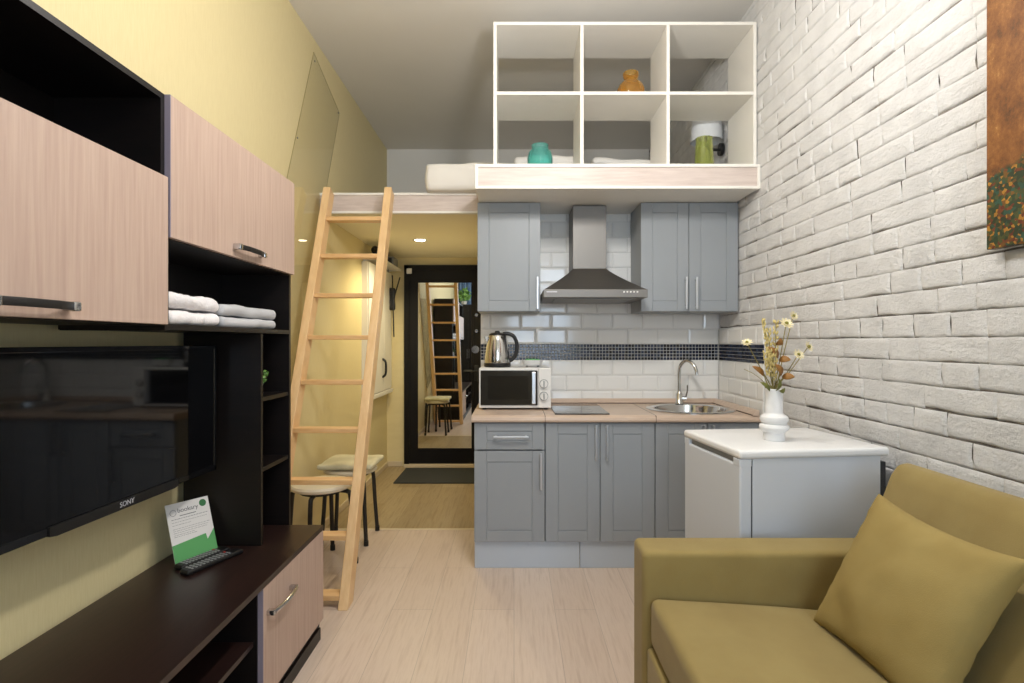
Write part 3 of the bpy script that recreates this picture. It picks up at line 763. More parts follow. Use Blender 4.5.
def leafbranch(pts, leaves, label, width=.013, mat='leaf_brown', name='leaf_branch'):
    t = thing(name, label, 'branch', base, 'leafy branches in the white vase')
    P = [vp(*p) for p in pts]; obj('stem', T(smooth([base+Vector((R.uniform(-.01, .01), R.uniform(-.01, .01), 0)), Vector((vx+(P[0].x-vx)*.3, vy, vz+.195))]+P), .0018, 6), 'stem', t, True)
    for a, b in leaves:
        bm = bmesh.new(); leafm(bm, vp(*a), vp(*b), width); o = obj('leaf', bm, mat, t, True)
        s = o.modifiers.new('thick', 'SOLIDIFY'); s.thickness = .0006
leafbranch([(773, 365, 2.09), (776, 345, 2.08)], [((778, 358, 2.08), (768, 347, 2.06)), ((779, 360, 2.08), (791, 360, 2.05)), ((776, 345, 2.08), (781, 338, 2.07))], 'upright branch with russet leaves in the middle of the vase')
leafbranch([(778, 380, 2.07), (781, 372, 2.06)], [((781, 376, 2.06), (775, 364, 2.04)), ((782, 377, 2.06), (795, 377, 2.03))], 'short branch with two russet leaves leaning right')
leafbranch([(768, 385, 2.10), (764, 375, 2.10)], [((764, 376, 2.10), (752, 366, 2.09))], 'short branch with one olive brown leaf leaning left', .011)
leafbranch([(766, 388, 2.08), (764, 384, 2.08)], [((770, 391, 2.08), (760, 382, 2.07)), ((776, 391, 2.07), (779, 378, 2.05)), ((779, 391, 2.07), (785, 388, 2.05))], 'low green leaves at the neck of the white vase', .009, 'leaf_dry', 'leaf_sprig')
def grass(px0, px1, py_, d, label, r=.0075):
    t = thing('grass_stalk', label, 'grass stalk', base, 'dried grass stalks in the white vase')
    top = vp(px1, py_, d); neck = Vector((vx+(top.x-vx)*.15, vy, vz+.195)); mid = neck*.45+top*.55+Vector((0, 0, .0))
    pts = smooth([base+Vector((R.uniform(-.012, .012), R.uniform(-.012, .012), 0)), neck, mid, top])
    obj('stem', T(pts, .0015, 6), 'stem', t, True)
    bm = bmesh.new(); n = 44
    for i in range(n):
        s = .55+.45*i/n; p = pts[int(s*(len(pts)-1))]; a = i*2.4
        q = p+Vector((math.cos(a)*r, math.sin(a)*r, R.uniform(-.006, .008))); tube(bm, [q-Vector((0, 0, .006)), q, q+Vector((math.cos(a)*.002, 0, .008))], [.001, .0034, .0008], 5)
    obj('grain_head', bm, 'grain', t)
grass(0, 763, 318, 2.11, 'slim dried grass stalk, tallest on the left of the vase', .004)
grass(0, 768, 328, 2.10, 'dried grass stalk just right of the tallest left one')
grass(0, 776, 320, 2.13, 'tall dried grass stalk below the large daisy')
grass(0, 767, 352, 2.07, 'short thick dried grass head at the front left', .0125)
grass(0, 772, 350, 2.06, 'short thick dried grass head in the middle front', .0125)
solo('dry_twig', T(smooth([base, vp(768, 388), vp(757, 376, 2.1), vp(744, 369, 2.11)]), .0012, 6), 'stem', 'thin bare twig leaning left out of the vase', 'twig', sm=True)

# ------------------------------------------------------------------ painting on the brick wall
t = thing('canvas_painting', 'amber canvas painting with a flecked green lower edge on the brick wall', 'painting', (XR-.03, 1.2, 1.508))
obj('canvas', B(XR-.036, XR-.010, .84, 1.536, 1.508, 2.46, bev=.002), 'painting', t, origin=(XR-.02, 1.536, 1.508))
bm = bmesh.new()
for y in (.85, 1.505): box(bm, XR-.0105, XR-.0005, y, y+.02, 1.53, 2.44)
obj('stretcher', bm, 'pine', t)

# ------------------------------------------------------------------ sofa
t = thing('sofa', 'olive green fabric sofa along the brick wall', 'sofa', (.9, .9, 0))
ay0, ay1 = 1.636, 1.772
obj('armrest', rbox(bmesh.new(), .385, 1.30, ay0, ay1, .06, .622, .018, 10, 4), 'sofa', t, True)
obj('armrest', rbox(bmesh.new(), .385, 1.30, .02, .156, .06, .622, .018, 10, 4), 'sofa', t, True)
obj('seat_base', rbox(bmesh.new(), .395, 1.28, .158, ay0-.002, .06, .342, .012, 6, 3), 'sofa', t, True)
def seatf(p):
    q = p.copy(); u = (p.x-.40)/.75; v = (p.y-.16)/1.47
    if p.z > .42: q.z += -.055*max(0, u)+.012*math.sin(PI*min(1, max(0, u)))*math.sin(PI*min(1, max(0, v)))**.4+.003*noise.noise(p*5)
    return q
obj('seat_cushion', rbox(bmesh.new(), .403, 1.14, .16, ay0-.004, .347, .496, .026, 22, 5, seatf), 'sofa', t, True)
bm = prism(bmesh.new(), [(.955, .10), (.955, .45), (1.045, .66), (1.118, .855), (1.14, .886), (1.17, .893), (1.215, .87), (1.29, .78), (1.30, .6), (1.30, .10)], 1, .16, ay0-.002, bev=.012, seg=3)
obj('backrest', bm, 'sofa', t, True)
for x in (.45, 1.24):
    for y in (.09, 1.70): obj('leg', L([(.02, 0), (.024, .065)], (x, y, 0), 16), 'black', t, True)
# throw pillow
def pillow(TL, TR, BL, thick, n=30):
    TL, TR, BL = Vector(TL), Vector(TR), Vector(BL); c = (TR+BL)/2; ux = (TR-TL)/2; uy = (TL-BL)/2
    nn = ux.cross(uy).normalized(); bm = bmesh.new()
    sheets = []
    for s in (1, -1):
        g = []
        for i in range(n+1):
            row = []
            for j in range(n+1):
                a, b = -1+2*i/n, -1+2*j/n
                a2 = math.sin(a*PI/2); b2 = math.sin(b*PI/2)
                pin = 1-.105*(1-abs(b2)**2.2); pin2 = 1-.105*(1-abs(a2)**2.2)
                h = (max(0, 1-a2*a2)*max(0, 1-b2*b2))**.36
                p = c+ux*a2*pin+uy*b2*pin2
                e = max(abs(a2), abs(b2))
                wr = noise.noise(Vector((a2*2.2+7, b2*2.2, s*3)))*.010+noise.noise(Vector(((a2-b2)*9, (a2+b2)*1.3, s)))*.0075*(e**3)*2+noise.noise(Vector(((a2+b2)*7+3, (a2-b2)*1.1, s+5)))*.006*max(0, a2)*max(0, -b2+.4)
                p = p+nn*s*(thick*h+wr*h)
                row.append(bm.verts.new(p))
            g.append(row)
        for i in range(n):
            for j in range(n): bm.faces.new((g[i][j], g[i+1][j], g[i+1][j+1], g[i][j+1]) if s > 0 else (g[i][j], g[i][j+1], g[i+1][j+1], g[i+1][j]))
    bmesh.ops.remove_doubles(bm, verts=bm.verts, dist=.0004); return bm
solo('throw_pillow', pillow((1.0, 1.50, .835), (1.03, 1.085, .815), (.845, 1.545, .462), .07), 'pillow', 'square olive throw pillow leaning on the sofa backrest', 'pillow', sm=True)

# ------------------------------------------------------------------ furniture along the left wall
FB = -1.25                                # its back plane
FX = -.96                                 # carcass front, doors to -.944
def arch_handle(y0, y1, z, x, flat=False):
    """bow handle along Y standing proud of x; returns (bow, ends)"""
    bow = T(smooth([(x+.022, y0+.012, z), (x+.03, (y0+y1)/2-.03, z), (x+.031, (y0+y1)/2, z), (x+.03, (y0+y1)/2+.03, z), (x+.022, y1-.012, z)], 5), .0078, 10)
    ends = [B(x-.0005, x+.027, y, y+.02, z-.0085, z+.0085, bev=.003) for y in (y0, y1-.02)]
    return bow, ends
def flat_handle(y0, y1, z, x):
    bow = prism(bmesh.new(), [(x+.018, y0+.018), (x+.026, y0+.06), (x+.026, y1-.06), (x+.018, y1-.018), (x+.024, y1-.018), (x+.032, y1-.06), (x+.032, y0+.06), (x+.024, y0+.018)], 2, z-.0085, z+.0085, bev=.001)
    ends = [B(x-.0005, x+.026, y, y+.02, z-.01, z+.01, bev=.003) for y in (y0, y1-.02)]
    return bow, ends
def add_handle(d, h):
    obj('handle', h[0], 'black_handle', d, True)
    for e in h[1]: obj('handle_end', e, 'chrome', d, True, label='chrome end of the handle')
# tower: cupboard above, niche with towels, narrow open shelves below
t = thing('tower_cabinet', 'dark tower cabinet with a pale cupboard door and open niches', 'cabinet', (-1.1, 2.1, .476), 'dark wenge wall unit pieces')
ty0, ty1 = 1.507, 2.356
obj('side_panel', B(FB, FX, ty0, ty0+.016, 1.282, 1.93), 'venge', t)
obj('side_panel', B(FB, FX, ty1-.016, ty1, .40, 1.93), 'venge', t)
obj('inner_panel', B(FB, FX, 2.079, 2.095, .477, 1.282), 'venge', t)
for z in (1.914, 1.535, 1.284): obj('shelf_board', B(FB, FX, ty0+.016, ty1-.016, z, z+.016), 'venge', t)
for z in (1.022, .752): obj('shelf_board', B(FB+.01, FX-.004, 2.095, ty1-.016, z, z+.016), 'venge', t)
bm = B(FB-.004, FB, ty0, ty1, 1.284, 1.93); box(bm, FB-.004, FB, 2.079, ty1, .477, 1.284); obj('back_panel', bm, 'venge', t)
d = obj('door', B(FX+.001, -.944, ty0+.001, ty1-.0, 1.538, 1.93, bev=.001), 'blond', t)
obj('edge_band', B(FX, -.9442, ty0-.002, ty0+.002, 1.538, 1.93), 'edge_lilac', d)
add_handle(d, flat_handle(1.84, 2.04, 1.572, -.944))
# upper wall cabinet over the television
t = thing('hanging_cabinet', 'dark hanging cabinet with an open top niche and pale flap door', 'cabinet', (-1.1, 1.08, 1.296), 'dark wenge wall unit pieces')
uy0, uy1 = .66, 1.505
for y in (uy0, uy1-.016): obj('side_panel', B(FB, FX, y, y+.016, 1.296, 1.93), 'venge', t)
for z in (1.914, 1.682, 1.296): obj('shelf_board', B(FB, FX, uy0+.016, uy1-.016, z, z+.016), 'venge', t)
obj('back_panel', B(FB-.004, FB, uy0, uy1, 1.296, 1.93), 'venge', t)
d = obj('door', B(FX+.001, -.944, uy0+.001, 1.496, 1.298, 1.70, bev=.001), 'blond', t)
add_handle(d, flat_handle(.965, 1.165, 1.325, -.944))
# low bench
t = thing('tv_bench', 'long dark low bench with one pale door under the television', 'tv bench', (-1.02, 1.3, 0), 'dark wenge wall unit pieces')
by0, by1, BX, BZ = .35, 2.32, -.806, .476
obj('top', B(FB, BX, by0, by1, BZ-.02, BZ, bev=.001), 'venge_top', t)
for y in (by0, by1-.016): obj('side_panel', B(FB, BX-.018, y, y+.016, 0, BZ-.02), 'venge', t)
for y in (1.757, 1.05): obj('divider', B(FB, BX-.018, y, y+.016, .05, BZ-.02), 'venge', t)
obj('bottom_board', B(FB, BX-.018, by0+.016, by1-.016, .05, .066), 'venge', t)
for a, b in ((1.066, 1.757), (by0+.016, 1.05)): obj('shelf_board', B(FB, BX-.03, a, b, .272, .288), 'venge_top', t)
obj('plinth', B(-.828, -.813, by0+.016, by1-.016, 0, .05), 'venge', t)
obj('back_panel', B(FB-.004, FB, by0, by1, .05, BZ-.02), 'venge', t)
d = obj('door', B(BX-.0175, BX-.001, 1.765, by1-.001, .082, BZ-.022, bev=.001), 'blond', t)
obj('edge_band', B(BX-.0178, BX-.0012, 1.762, 1.766, .082, BZ-.022), 'edge_lilac', d)
h = arch_handle(1.785, 1.985, .366, BX-.001); obj('handle', h[0], 'chrome', d, True)
for e in h[1]: obj('handle_end', e, 'chrome', d, True)

# television on the wall
TVM = Matrix.Translation((-1.12, 1.58, 0)) @ Matrix.Rotation(math.radians(-2.3), 4, 'Z') @ Matrix.Translation((1.12, -1.58, 0))
def tvobj(n, bm, m, p, **k):
    bmesh.ops.transform(bm, matrix=TVM, verts=bm.verts); return obj(n, bm, m, p, **k)
t = thing('television', 'wide black flat screen television mounted over the low bench', 'television', (-1.14, 1.6, .775))
TX, tv0, tv1, tz0, tz1 = -1.12, 1.13, 2.03, .778, 1.238
tvobj('casing', B(TX-.045, TX-.004, tv0+.01, tv1-.01, tz0+.01, tz1-.01, bev=.01), 'black', t)
bm = bmesh.new(); bz = .014
box(bm, TX-.012, TX, tv0, tv1, tz1-bz, tz1, bev=.002); box(bm, TX-.012, TX, tv0, tv1, tz0, tz0+.02, bev=.002)
box(bm, TX-.012, TX, tv0, tv0+bz, tz0, tz1, bev=.002); box(bm, TX-.012, TX, tv1-bz, tv1, tz0, tz1, bev=.002)
tvobj('bezel', bm, 'black_glass', t)
tvobj('screen', B(TX-.012, TX-.002, tv0+bz*.8, tv1-bz*.8, tz0+.018, tz1-bz*.8), 'tvscreen', t)
tvobj('lower_lip', prism(bmesh.new(), [(1.33, .776), (1.35, .772), (1.79, .772), (1.81, .776), (1.81, .80), (1.33, .80)], 0, TX-.02, TX+.004, bev=.001), 'black', t)
mt = Matrix.Translation((TX+.0045, 1.553, .780)) @ Matrix(((0, 0, 1, 0), (1, 0, 0, 0), (0, 1, 0, 0), (0, 0, 0, 1)))
tvobj('lettering', text_bm('SONY', .021, mt), 'silver_ink', t, label='silver maker name on the lower lip')
bm = B(TX-.10, TX-.045, 1.5, 1.7, .95, 1.1); box(bm, XL, TX-.10, 1.45, 1.75, .9, 1.15)
tvobj('wall_bracket', bm, 'black', t)

# folded towels in the niche
def towel(x0, x1, y0, y1, z0, z1, mat, label, seed, amp):
    s = Vector((seed, seed*2, 0))
    def f(p):
        q = p.copy(); q.z += amp*noise.noise(p*9+s); q.x += amp*.8*noise.noise(p*14+s)
        if p.x > -1.0: q.x += amp*.8*noise.noise(Vector((p.y*70, p.z*30, seed))); q.z += amp*.5*noise.noise(Vector((p.y*60, p.z*10, seed+4)))
        q.z = max(q.z, z0)
        return q
    solo('folded_towel', rbox(bmesh.new(), x0, x1, y0, y1, z0, z1, (z1-z0)*.48, 16, 5, f), mat, label, 'towel', 'folded towels in the niche', True)
nz = 1.3005
towel(-1.2, -.962, 1.53, 1.80, nz, nz+.041, 'terry', 'white folded terry towel, lower of the left pair', 1, .008)
towel(-1.2, -.964, 1.53, 1.80, nz+.046, nz+.088, 'terry', 'white folded terry towel, upper of the left pair', 2, .008)
towel(-1.2, -.966, 1.82, 2.24, nz, nz+.035, 'terry_grey', 'pale grey folded towel, lower of the right pair', 3, .005)
towel(-1.2, -.97, 1.82, 2.25, nz+.039, nz+.08, 'terry_grey', 'pale grey folded towel, upper of the right pair', 4, .005)

# potted plants
def plant(c, r, h, fr, n, leafr, mat, label, seed):
    rr = random.Random(seed); t = thing('potted_plant', label, 'plant', c)
    obj('pot', L([(r*.75, 0), (r, h), (r*.9, h), (r*.85, h*.85)], c, 24), 'ceramic', t, True)
    bm = bmesh.new(); top = Vector(c)+Vector((0, 0, h*.85)); cc = top+Vector((0, 0, fr*1.0))
    for i in range(n):
        v = Vector((rr.gauss(0, 1), rr.gauss(0, 1), rr.gauss(0, .9))).normalized()*fr*rr.uniform(.5, 1); v.z *= 1.05
        p = cc+v; d = Vector((rr.uniform(-1, 1), rr.uniform(-1, 1), rr.uniform(-.2, .8))).normalized()
        leafm(bm, p-d*leafr, p+d*leafr, leafr*.6, leafr*.2)
    obj('foliage', bm, mat, t)
    bm = bmesh.new()
    for i in range(9):
        q = cc+Vector((rr.uniform(-1, 1), rr.uniform(-1, 1), rr.uniform(-.4, .6)))*fr*.7; tube(bm, smooth([top, (top+q)/2+Vector((0, 0, fr*.1)), q]), .0012 if fr < .1 else .003, 5)
    obj('stems', bm, 'stem', t)
plant((-.99, 2.117, 1.0385), .019, .05, .036, 110, .0085, 'leaf', 'tiny green plant in a white pot on the narrow open shelf', 3)
plant((-1.08, -.92, 2.0505), .07, .08, .15, 170, .032, 'leaf_pale', 'bushy pale green potted plant on top of the dark wardrobe, seen in the mirror', 5)

# info card and remotes
ux = Vector((.51, .86, 0)).normalized(); nrm = Vector((ux.y, -ux.x, 0)); lean = (Vector((0, 0, 1))-nrm*.36).normalized(); fn_ = ux.cross(lean).normalized()
bl = Vector((-1.172, 1.897, BZ+.003)); cw, chh = .152, .205
def CM(a, b, h=0): return bl+ux*a+lean*b+fn_*h
Mc = Matrix((( ux.x, lean.x, fn_.x, bl.x), (ux.y, lean.y, fn_.y, bl.y), (ux.z, lean.z, fn_.z, bl.z), (0, 0, 0, 1)))
t = thing('info_card', 'white and green printed info card standing on the low bench', 'card', (bl+ux*cw/2).to_tuple())
obj('card', B(0, cw, 0, chh, -.002, 0, mat=Mc), 'paper', t)
obj('stand', prism(bmesh.new(), [(0, 0), (-.05, .004), (-.003, .12)], 0, cw*.3, cw*.7) if False else B(cw*.42, cw*.58, .002, .15, -.03, -.002, mat=Mc), 'paper', t)
bm = bmesh.new()
def flat(bm, pts, h, mi=0):
    f = bm.faces.new([bm.verts.new(CM(a, b, h)) for a, b in pts]); f.material_index = mi
flat(bm, [(0, 0), (cw, 0), (cw, .085), (cw*.81, .052), (cw*.79, .074), (0, .062)], .0004, 0)
obj('print', bm, 'green_print', t, label='green printed band'); bm = bmesh.new()
flat(bm, [(cw*.85+.013*math.cos(k*PI/10), chh*.9+.013*math.sin(k*PI/10)) for k in range(20)], .0004, 0)
obj('badge', bm, 'green_dark', t, label='dark green round badge')
bm = bmesh.new()
for y, a, b, w in ((.148, .08, .93, .0016), (.138, .08, .9, .001), (.128, .08, .5, .001), (.115, .08, .94, .001), (.108, .08, .9, .001), (.101, .08, .86, .001), (.094, .08, .55, .001), (.088, .08, .6, .001)):
    x = cw*a
    while x < cw*b:
        wl = R.uniform(.005, .012); flat(bm, [(x, y), (min(x+wl, cw*b), y), (min(x+wl, cw*b), y+w), (x, y+w)], .0005); x += wl+.002
lathe_pts = [(.022+.011*math.cos(k*PI/12), chh*.84+.011*math.sin(k*PI/12)) for k in range(24)]
for k in range(24):
    a, b = lathe_pts[k], lathe_pts[(k+1) % 24]; c0 = (.022, chh*.84)
    s = lambda p: (c0[0]+(p[0]-c0[0])*.88, c0[1]+(p[1]-c0[1])*.88)
    flat(bm, [a, b, s(b), s(a)], .0005)
tb = text_bm('bookary', .022, Mc @ Matrix.Translation((.037, chh*.83, .0005))); me = bpy.data.meshes.new('x'); tb.to_mesh(me); tb.free(); bm.from_mesh(me); bpy.data.meshes.remove(me)
flat(bm, [(.042, .157), (.1, .157), (.1, .1595), (.042, .1595)], .0005)
obj('lettering', bm, 'ink', t, label='grey printed logo and lines of text')
def remote(c, ang, ln, label):
    t = thing('remote_control', label, 'remote control', c, 'remotes on the bench', ang)
    X = Matrix.Translation(c) @ Matrix.Rotation(ang, 4, 'Z')
    bm = rbox(bmesh.new(), -.022, .022, -ln/2, ln/2, 0, .018, .007, 4, 3); bmesh.ops.transform(bm, matrix=X, verts=bm.verts); obj('body', bm, 'black', t, True)
    bm = bmesh.new()
    for i in range(11):
        for j in range(3):
            u = -.013+.013*j; v = -ln/2+.022+i*(ln*.72/11)
            box(bm, u-.004, u+.004, v-.003, v+.003, .0175, .0195, mi=1 if (i == 10 and j == 0) else 0)
    bmesh.ops.transform(bm, matrix=X, verts=bm.verts); obj('keys', bm, ['key', 'key_red'], t)
an = -math.atan2(.086, .205)
remote((-1.052, 1.915, BZ), an, .22, 'black remote control lying nearer the bench edge')
remote((-1.102, 1.942, BZ), an, .19, 'black remote control lying against the info card')

# ------------------------------------------------------------------ ladder
t = thing('loft_ladder', 'light pine ladder leaning against the loft edge', 'ladder', (-1.02, 2.59, 0))
p0, p1 = Vector((0, 2.592, 0)), Vector((0, 3.505, 2.215))
dl = (p1-p0).normalized(); pn = Vector((0, dl.z, -dl.y)); hw = .043
def rail(x0, x1):
    # foot cut flat on the floor, top cut square
    a = p0-pn*hw; b = p0+pn*hw
    a = a-dl*(a.z/dl.z); b = b-dl*(b.z/dl.z)
    c = p1+pn*hw; d = p1-pn*hw
    return prism(bmesh.new(), [(a.y, a.z), (b.y, b.z), (c.y, c.z), (d.y, d.z)], 0, x0, x1, bev=.004)
rails = []
for x in (-1.207, -.82): rails.append(obj('rail', rail(x, x+.046), 'pine', t, origin=(x, 2.57, 0)))
for o in rails:   # grain runs along the rail: orient the texture by the object axes
    pass
for i in range(9):
    s = .0187+.1088*i; c = p0+(p1-p0)*s*(2.26/2.215); c.z += .004
    obj('rung', B(-1.161, -.82, c.y-.036, c.y+.036, c.z-.0125, c.z+.0125, bev=.003), 'pine_rung', t)

# ------------------------------------------------------------------ stools
def stool(c, rot, label):
    t = thing('metal_stool', label, 'stool', c, 'tube leg stools by the ladder')
    C0 = Vector(c)
    obj('seat', L([(.0, .425), (.15, .425), (.165, .432), (.168, .445), (.16, .457), (.13, .463), (0.001, .466)], c, 40, close=False), 'stool_seat', t, True)
    obj('seat_ring', L([(.10, .405), (.115, .405), (.115, .426), (.10, .426), (.10, .405)], c, 40, close=False), 'tube', t, True)
    for k in range(4):
        a = rot+k*PI/2; e = Vector((math.cos(a), math.sin(a), 0))
        P = [C0+e*.10+Vector((0, 0, .412)), C0+e*.15+Vector((0, 0, .405)), C0+e*.165+Vector((0, 0, .375)), C0+e*.178+Vector((0, 0, .2)), C0+e*.195+Vector((0, 0, .006))]
        l = obj('leg', T(smooth(P), .0125, 10), 'tube', t, True)
        obj('leg_cap', L([(.015, 0), (.015, .03)], C0+e*.195, 12), 'black', l, True)
    return t
stool((-1.09, 3.10, 0), 0, 'cream round stool close behind the ladder')
stool((-1.045, 3.50, 0), PI/4, 'dark legged stool under the folded cream cushion, nearest the hall')
def padf(p):
    return p+Vector((.008*noise.noise(p*14), .008*noise.noise(p*15+Vector((4, 0, 0))), .006*noise.noise(p*12)*(1 if p.z > .48 else .1)))
solo('seat_cushion', rbox(bmesh.new(), -1.2, -.865, 3.33, 3.66, .4665, .502, .017, 14, 4, padf), 'pad', 'folded cream cloth cushion on the farther stool', 'cushion', sm=True)

# ------------------------------------------------------------------ hall: entrance door, mat, shelf, wall cupboard
dx0, dx1, dz1 = -1.098, -.226, 2.02
t = thing('entrance_door', 'black entrance door with a tall mirror at the end of the hall', 'door', ((dx0+dx1)/2, YB, 0))
bm = B(dx0, dx0+.05, YB-.05, YB, .0, dz1, bev=.004); box(bm, dx0, dx1, YB-.05, YB, dz1-.05, dz1, bev=.004); box(bm, dx1-.03, dx1, YB-.05, YB, 0, dz1, bev=.004)
obj('door_frame', bm, 'door', t)
obj('leaf', B(dx0+.05, dx1-.03, YB-.042, YB, .035, dz1-.05, bev=.002), 'door', t)
mx_0, mx_1, mz_0, mz_1 = -.958, -.425, .19, 1.842
bm = bmesh.new()
for a in ((mx_0-.02, mx_0, mz_0-.02, mz_1+.02), (mx_1, mx_1+.02, mz_0-.02, mz_1+.02)): box(bm, a[0], a[1], YB-.049, YB-.04, a[2], a[3], bev=.003)
for z in (mz_0-.02, mz_1): box(bm, mx_0, mx_1, YB-.049, YB-.04, z, z+.02, bev=.003)
obj('mirror_frame', bm, 'door', t)
obj('mirror', B(mx_0, mx_1, YB-.046, YB-.043, mz_0, mz_1), 'mirror', t)
lx = -.375
for z in (1.52, 1.36): obj('lock', D((lx, YB-.048, z), .017, 1, .014), 'chrome', t, True)
obj('lock_plate', D((lx-.01, YB-.047, 1.175), .038, 1, .012), 'chrome', t, True)
bm = B(lx-.02, lx+.02, YB-.052, YB-.042, .86, 1.02, bev=.004); tube(bm, smooth([(lx, YB-.05, .96), (lx, YB-.09, .96), (lx-.03, YB-.10, .96), (lx-.12, YB-.10, .96)]), .009, 10)
obj('handle', bm, 'black', t, True)
obj('sensor', B(-1.072, -1.02, YB-.06, YB-.042, 1.93, 1.985, bev=.006), 'white_plastic', t)
obj('threshold', B(dx0, dx1, YB-.07, YB, 0, .032, bev=.004), 'base', t)
bm = rbox(bmesh.new(), -1.065, -.235, 4.83, 5.40, .0005, .011, .004, 4, 2)
solo('door_mat', bm, 'mat', 'charcoal door mat before the black entrance door', 'mat')
# white cupboard low on the left wall
t = thing('wall_cupboard', 'white shallow wall cupboard on the left hall wall', 'cupboard', (XL, 5.0, .76))
obj('body', B(XL, XL+.05, 4.60, 5.44, .78, 1.93, bev=.002), 'white_lam', t)
obj('sill', B(XL, XL+.075, 4.58, 5.46, .755, .79, bev=.004), 'white_lam', t)
for a, b in ((4.605, 5.12), (5.125, 5.435)):
    d = obj('door', B(XL+.05, XL+.066, a, b, .80, 1.925, bev=.003), 'white_lam', t)
    if a < 5: obj('handle', T(smooth([(XL+.064, 5.06, .925), (XL+.092, 5.06, .95), (XL+.098, 5.06, 1.01), (XL+.092, 5.06, 1.07), (XL+.064, 5.06, 1.095)]), .011, 10), 'black', d, True)
t = thing('hat_shelf', 'white narrow hat shelf high on the left hall wall', 'shelf', (XL, 5.0, 1.95))
obj('board', B(XL, -1.13, 4.55, 5.50, 1.958, 1.976, bev=.002), 'white_lam', t)
for y in (4.65, 5.4): obj('bracket', prism(bmesh.new(), [(XL, 1.958), (-1.15, 1.958), (XL, 1.935)], 1, y, y+.012) if y < 5 else prism(bmesh.new(), [(XL, 1.958), (-1.15, 1.958), (XL, 1.935)], 1, y, y+.012), 'white_plastic', t)
t = thing('security_camera', 'small dark round device on the near end of the hat shelf', 'camera', (-1.2, 4.74, 1.976))
obj('base', L([(.035, 0), (.035, .008), (.012, .014), (.012, .04)], (-1.2, 4.74, 1.976), 20), 'dark_plastic', t, True)
tb = bmesh.new(); bmesh.ops.create_uvsphere(tb, u_segments=20, v_segments=12, radius=.036); bmesh.ops.transform(tb, matrix=Matrix.Translation((-1.2, 4.74, 2.045)), verts=tb.verts)
obj('head', tb, 'black', t, True)
obj('lens', D((-1.195, 4.705, 2.04), .016, 1, .01, 18), 'black_glass', t, True)
t = thing('router_box', 'dark box with a pale front on the far end of the hat shelf', 'box', (-1.17, 5.26, 1.976))
obj('body', B(-1.225, -1.14, 5.18, 5.38, 1.9765, 2.06, bev=.006), 'grey_plastic', t)
obj('front', B(-1.205, -1.155, 5.174, 5.181, 1.99, 2.045, bev=.002), 'dark_plastic', t)
# folded stool hanging under the hat shelf
t = thing('folding_stool', 'black folded camping stool hanging below the hat shelf', 'folding stool', (-1.19, 5.36, 1.32))
hx, hy = -1.205, 5.36
bm = rbox(bmesh.new(), hx-.04, hx+.045, hy-.02, hy+.02, 1.56, 1.78, .016, 8, 3, lambda p: p+Vector((.008*noise.noise(p*12), 0, 0))); obj('seat_cloth', bm, 'black', t, True)
for a, b in (((-.03, 1.30), (-.02, 1.93)), ((.035, 1.30), (.02, 1.90)), ((.03, 1.66), (.095, 1.88))):
    obj('leg', T([(hx+a[0], hy-.024, a[1]), (hx+b[0], hy-.024, b[1])], .0065, 8), 'black', t, True)
obj('hook', T(smooth([(hx-.02, hy-.024, 1.92), (hx-.02, hy-.03, 1.945), (hx-.02, hy-.012, 1.957)]), .004, 8), 'brushed', t, True)
# recessed downlight in the hall soffit
t = thing('recessed_downlight', 'small round recessed downlight in the hall ceiling', 'downlight', (-.78, 4.55, LZ0))
obj('trim_ring', L([(.042, -.004), (.056, -.008), (.058, -.005), (.058, -.0)], (-.78, 4.55, LZ0), 32, close=False), 'white_plastic', t, True)
obj('lens', D((-.78, 4.55, LZ0-.0055), .042, 2, .003, 28), 'lens', t)

# ------------------------------------------------------------------ rear of the room (seen in the mirrors)
def curtain(x0, x1, y, label):
    bm = bmesh.new(); n = int((x1-x0)*110); g = []
    for i in range(n+1):
        u = i/n; x = x0+(x1-x0)*u; yy = y+.03*math.sin(u*(x1-x0)*62)
        g.append([bm.verts.new((x+.01*math.sin(z*3), yy*(1 if z > 1 else 1), z)) for z in (.03, .9, 1.8, 2.85)])
    for i in range(n):
        for j in range(3): bm.faces.new((g[i][j], g[i+1][j], g[i+1][j+1], g[i][j+1]))
    o = solo('curtain', bm, 'curtain', label, 'curtain', 'blue curtains', True)
    s = o.modifiers.new('thick', 'SOLIDIFY'); s.thickness = .003
t = thing('wardrobe', 'tall dark wardrobe at the rear wall, seen in the door mirror', 'wardrobe', (-.97, -1.0, 0))
obj('body', carcass(-1.25, -.70, -1.2, -.72, .04, 2.05), 'venge', t)
for a, b in ((-1.25, -.976), (-.974, -.70)):
    d = obj('door', B(a, b, -.72, -.702, .05, 2.045, bev=.002), 'venge', t); obj('handle', B((-1.0 if a < -1 else -.96), (-.99 if a < -1 else -.95), -.702, -.68, .9, 1.1, bev=.002), 'brushed', d)
obj('plinth', B(-1.24, -.71, -1.19, -.74, 0, .04), 'venge', t)
curtain(-1.24, -.66, YN+.09, 'blue striped curtain at the rear window, reflected in the mirror')
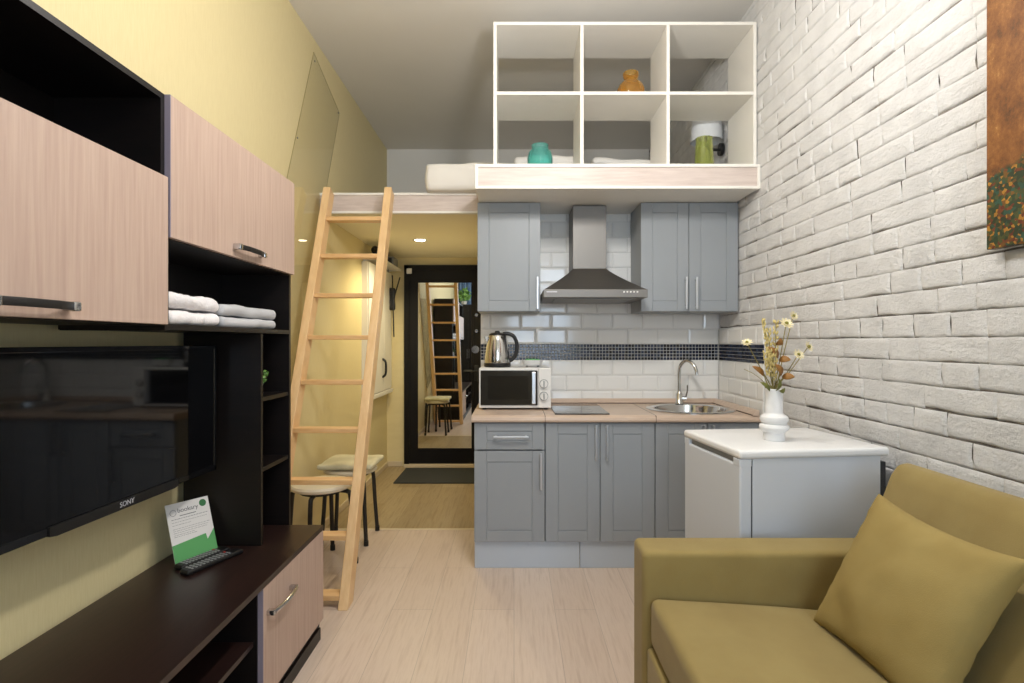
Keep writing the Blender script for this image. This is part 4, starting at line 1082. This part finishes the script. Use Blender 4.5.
solo('curtain_rod', T([(-1.26, YN+.09, 2.87), (-.6, YN+.09, 2.87), (1.3, YN+.09, 2.87)], .012, 12), 'brushed', 'steel curtain rod above the rear window', 'curtain rod', sm=True)

# ------------------------------------------------------------------ lights
def area(name, loc, rot, sx, sy, power, col, spread=PI):
    l = bpy.data.lights.new(name, 'AREA'); l.shape = 'RECTANGLE'; l.size = sx; l.size_y = sy; l.energy = power; l.color = col; l.spread = spread
    o = bpy.data.objects.new(name, l); COL.objects.link(o); o.location = loc; o.rotation_euler = rot; return o
area('daylight_window', ((WX0+WX1)/2, YN-.09, (WZ0+WZ1)/2), (PI/2, 0, 0), WX1-WX0, WZ1-WZ0, 52, (.66, .82, 1))
def point(name, loc, power, col, r):
    l = bpy.data.lights.new(name, 'POINT'); l.energy = power; l.color = col; l.shadow_soft_size = r
    o = bpy.data.objects.new(name, l); COL.objects.link(o); o.location = loc; return o
point('ceiling_lamp', (.2, 1.85, 2.52), 43, (1, .975, .935), .07); point('ceiling_lamp', (.25, 1.1, 2.6), 34, (1, .975, .935), .07)
l = bpy.data.lights.new('hall_downlight', 'SPOT'); l.energy = 40; l.color = (1, .85, .52); l.spot_size = math.radians(150); l.spot_blend = .6; l.shadow_soft_size = .035
o = bpy.data.objects.new('hall_downlight', l); COL.objects.link(o); o.location = (-.78, 4.55, LZ0-.03)
w = bpy.data.worlds.new('World'); SC.world = w; w.use_nodes = True
w.node_tree.nodes['Background'].inputs[0].default_value = (.75, .86, 1, 1); w.node_tree.nodes['Background'].inputs[1].default_value = .6

# ------------------------------------------------------------------ camera
cd = bpy.data.cameras.new('camera'); cd.sensor_width = 36; cd.lens = 548*36/1024; cd.clip_start = .02
cd.shift_x = -2/1024; cd.shift_y = .5/1024
cam = bpy.data.objects.new('camera', cd); COL.objects.link(cam); cam.location = (0, 0, 1.25); cam.rotation_euler = (PI/2, 0, 0)
SC.camera = cam
SC.view_settings.view_transform = 'Standard'; SC.view_settings.look = 'None'; SC.view_settings.gamma = 1; SC.view_settings.exposure = -.04
SC.view_settings.use_curve_mapping = False
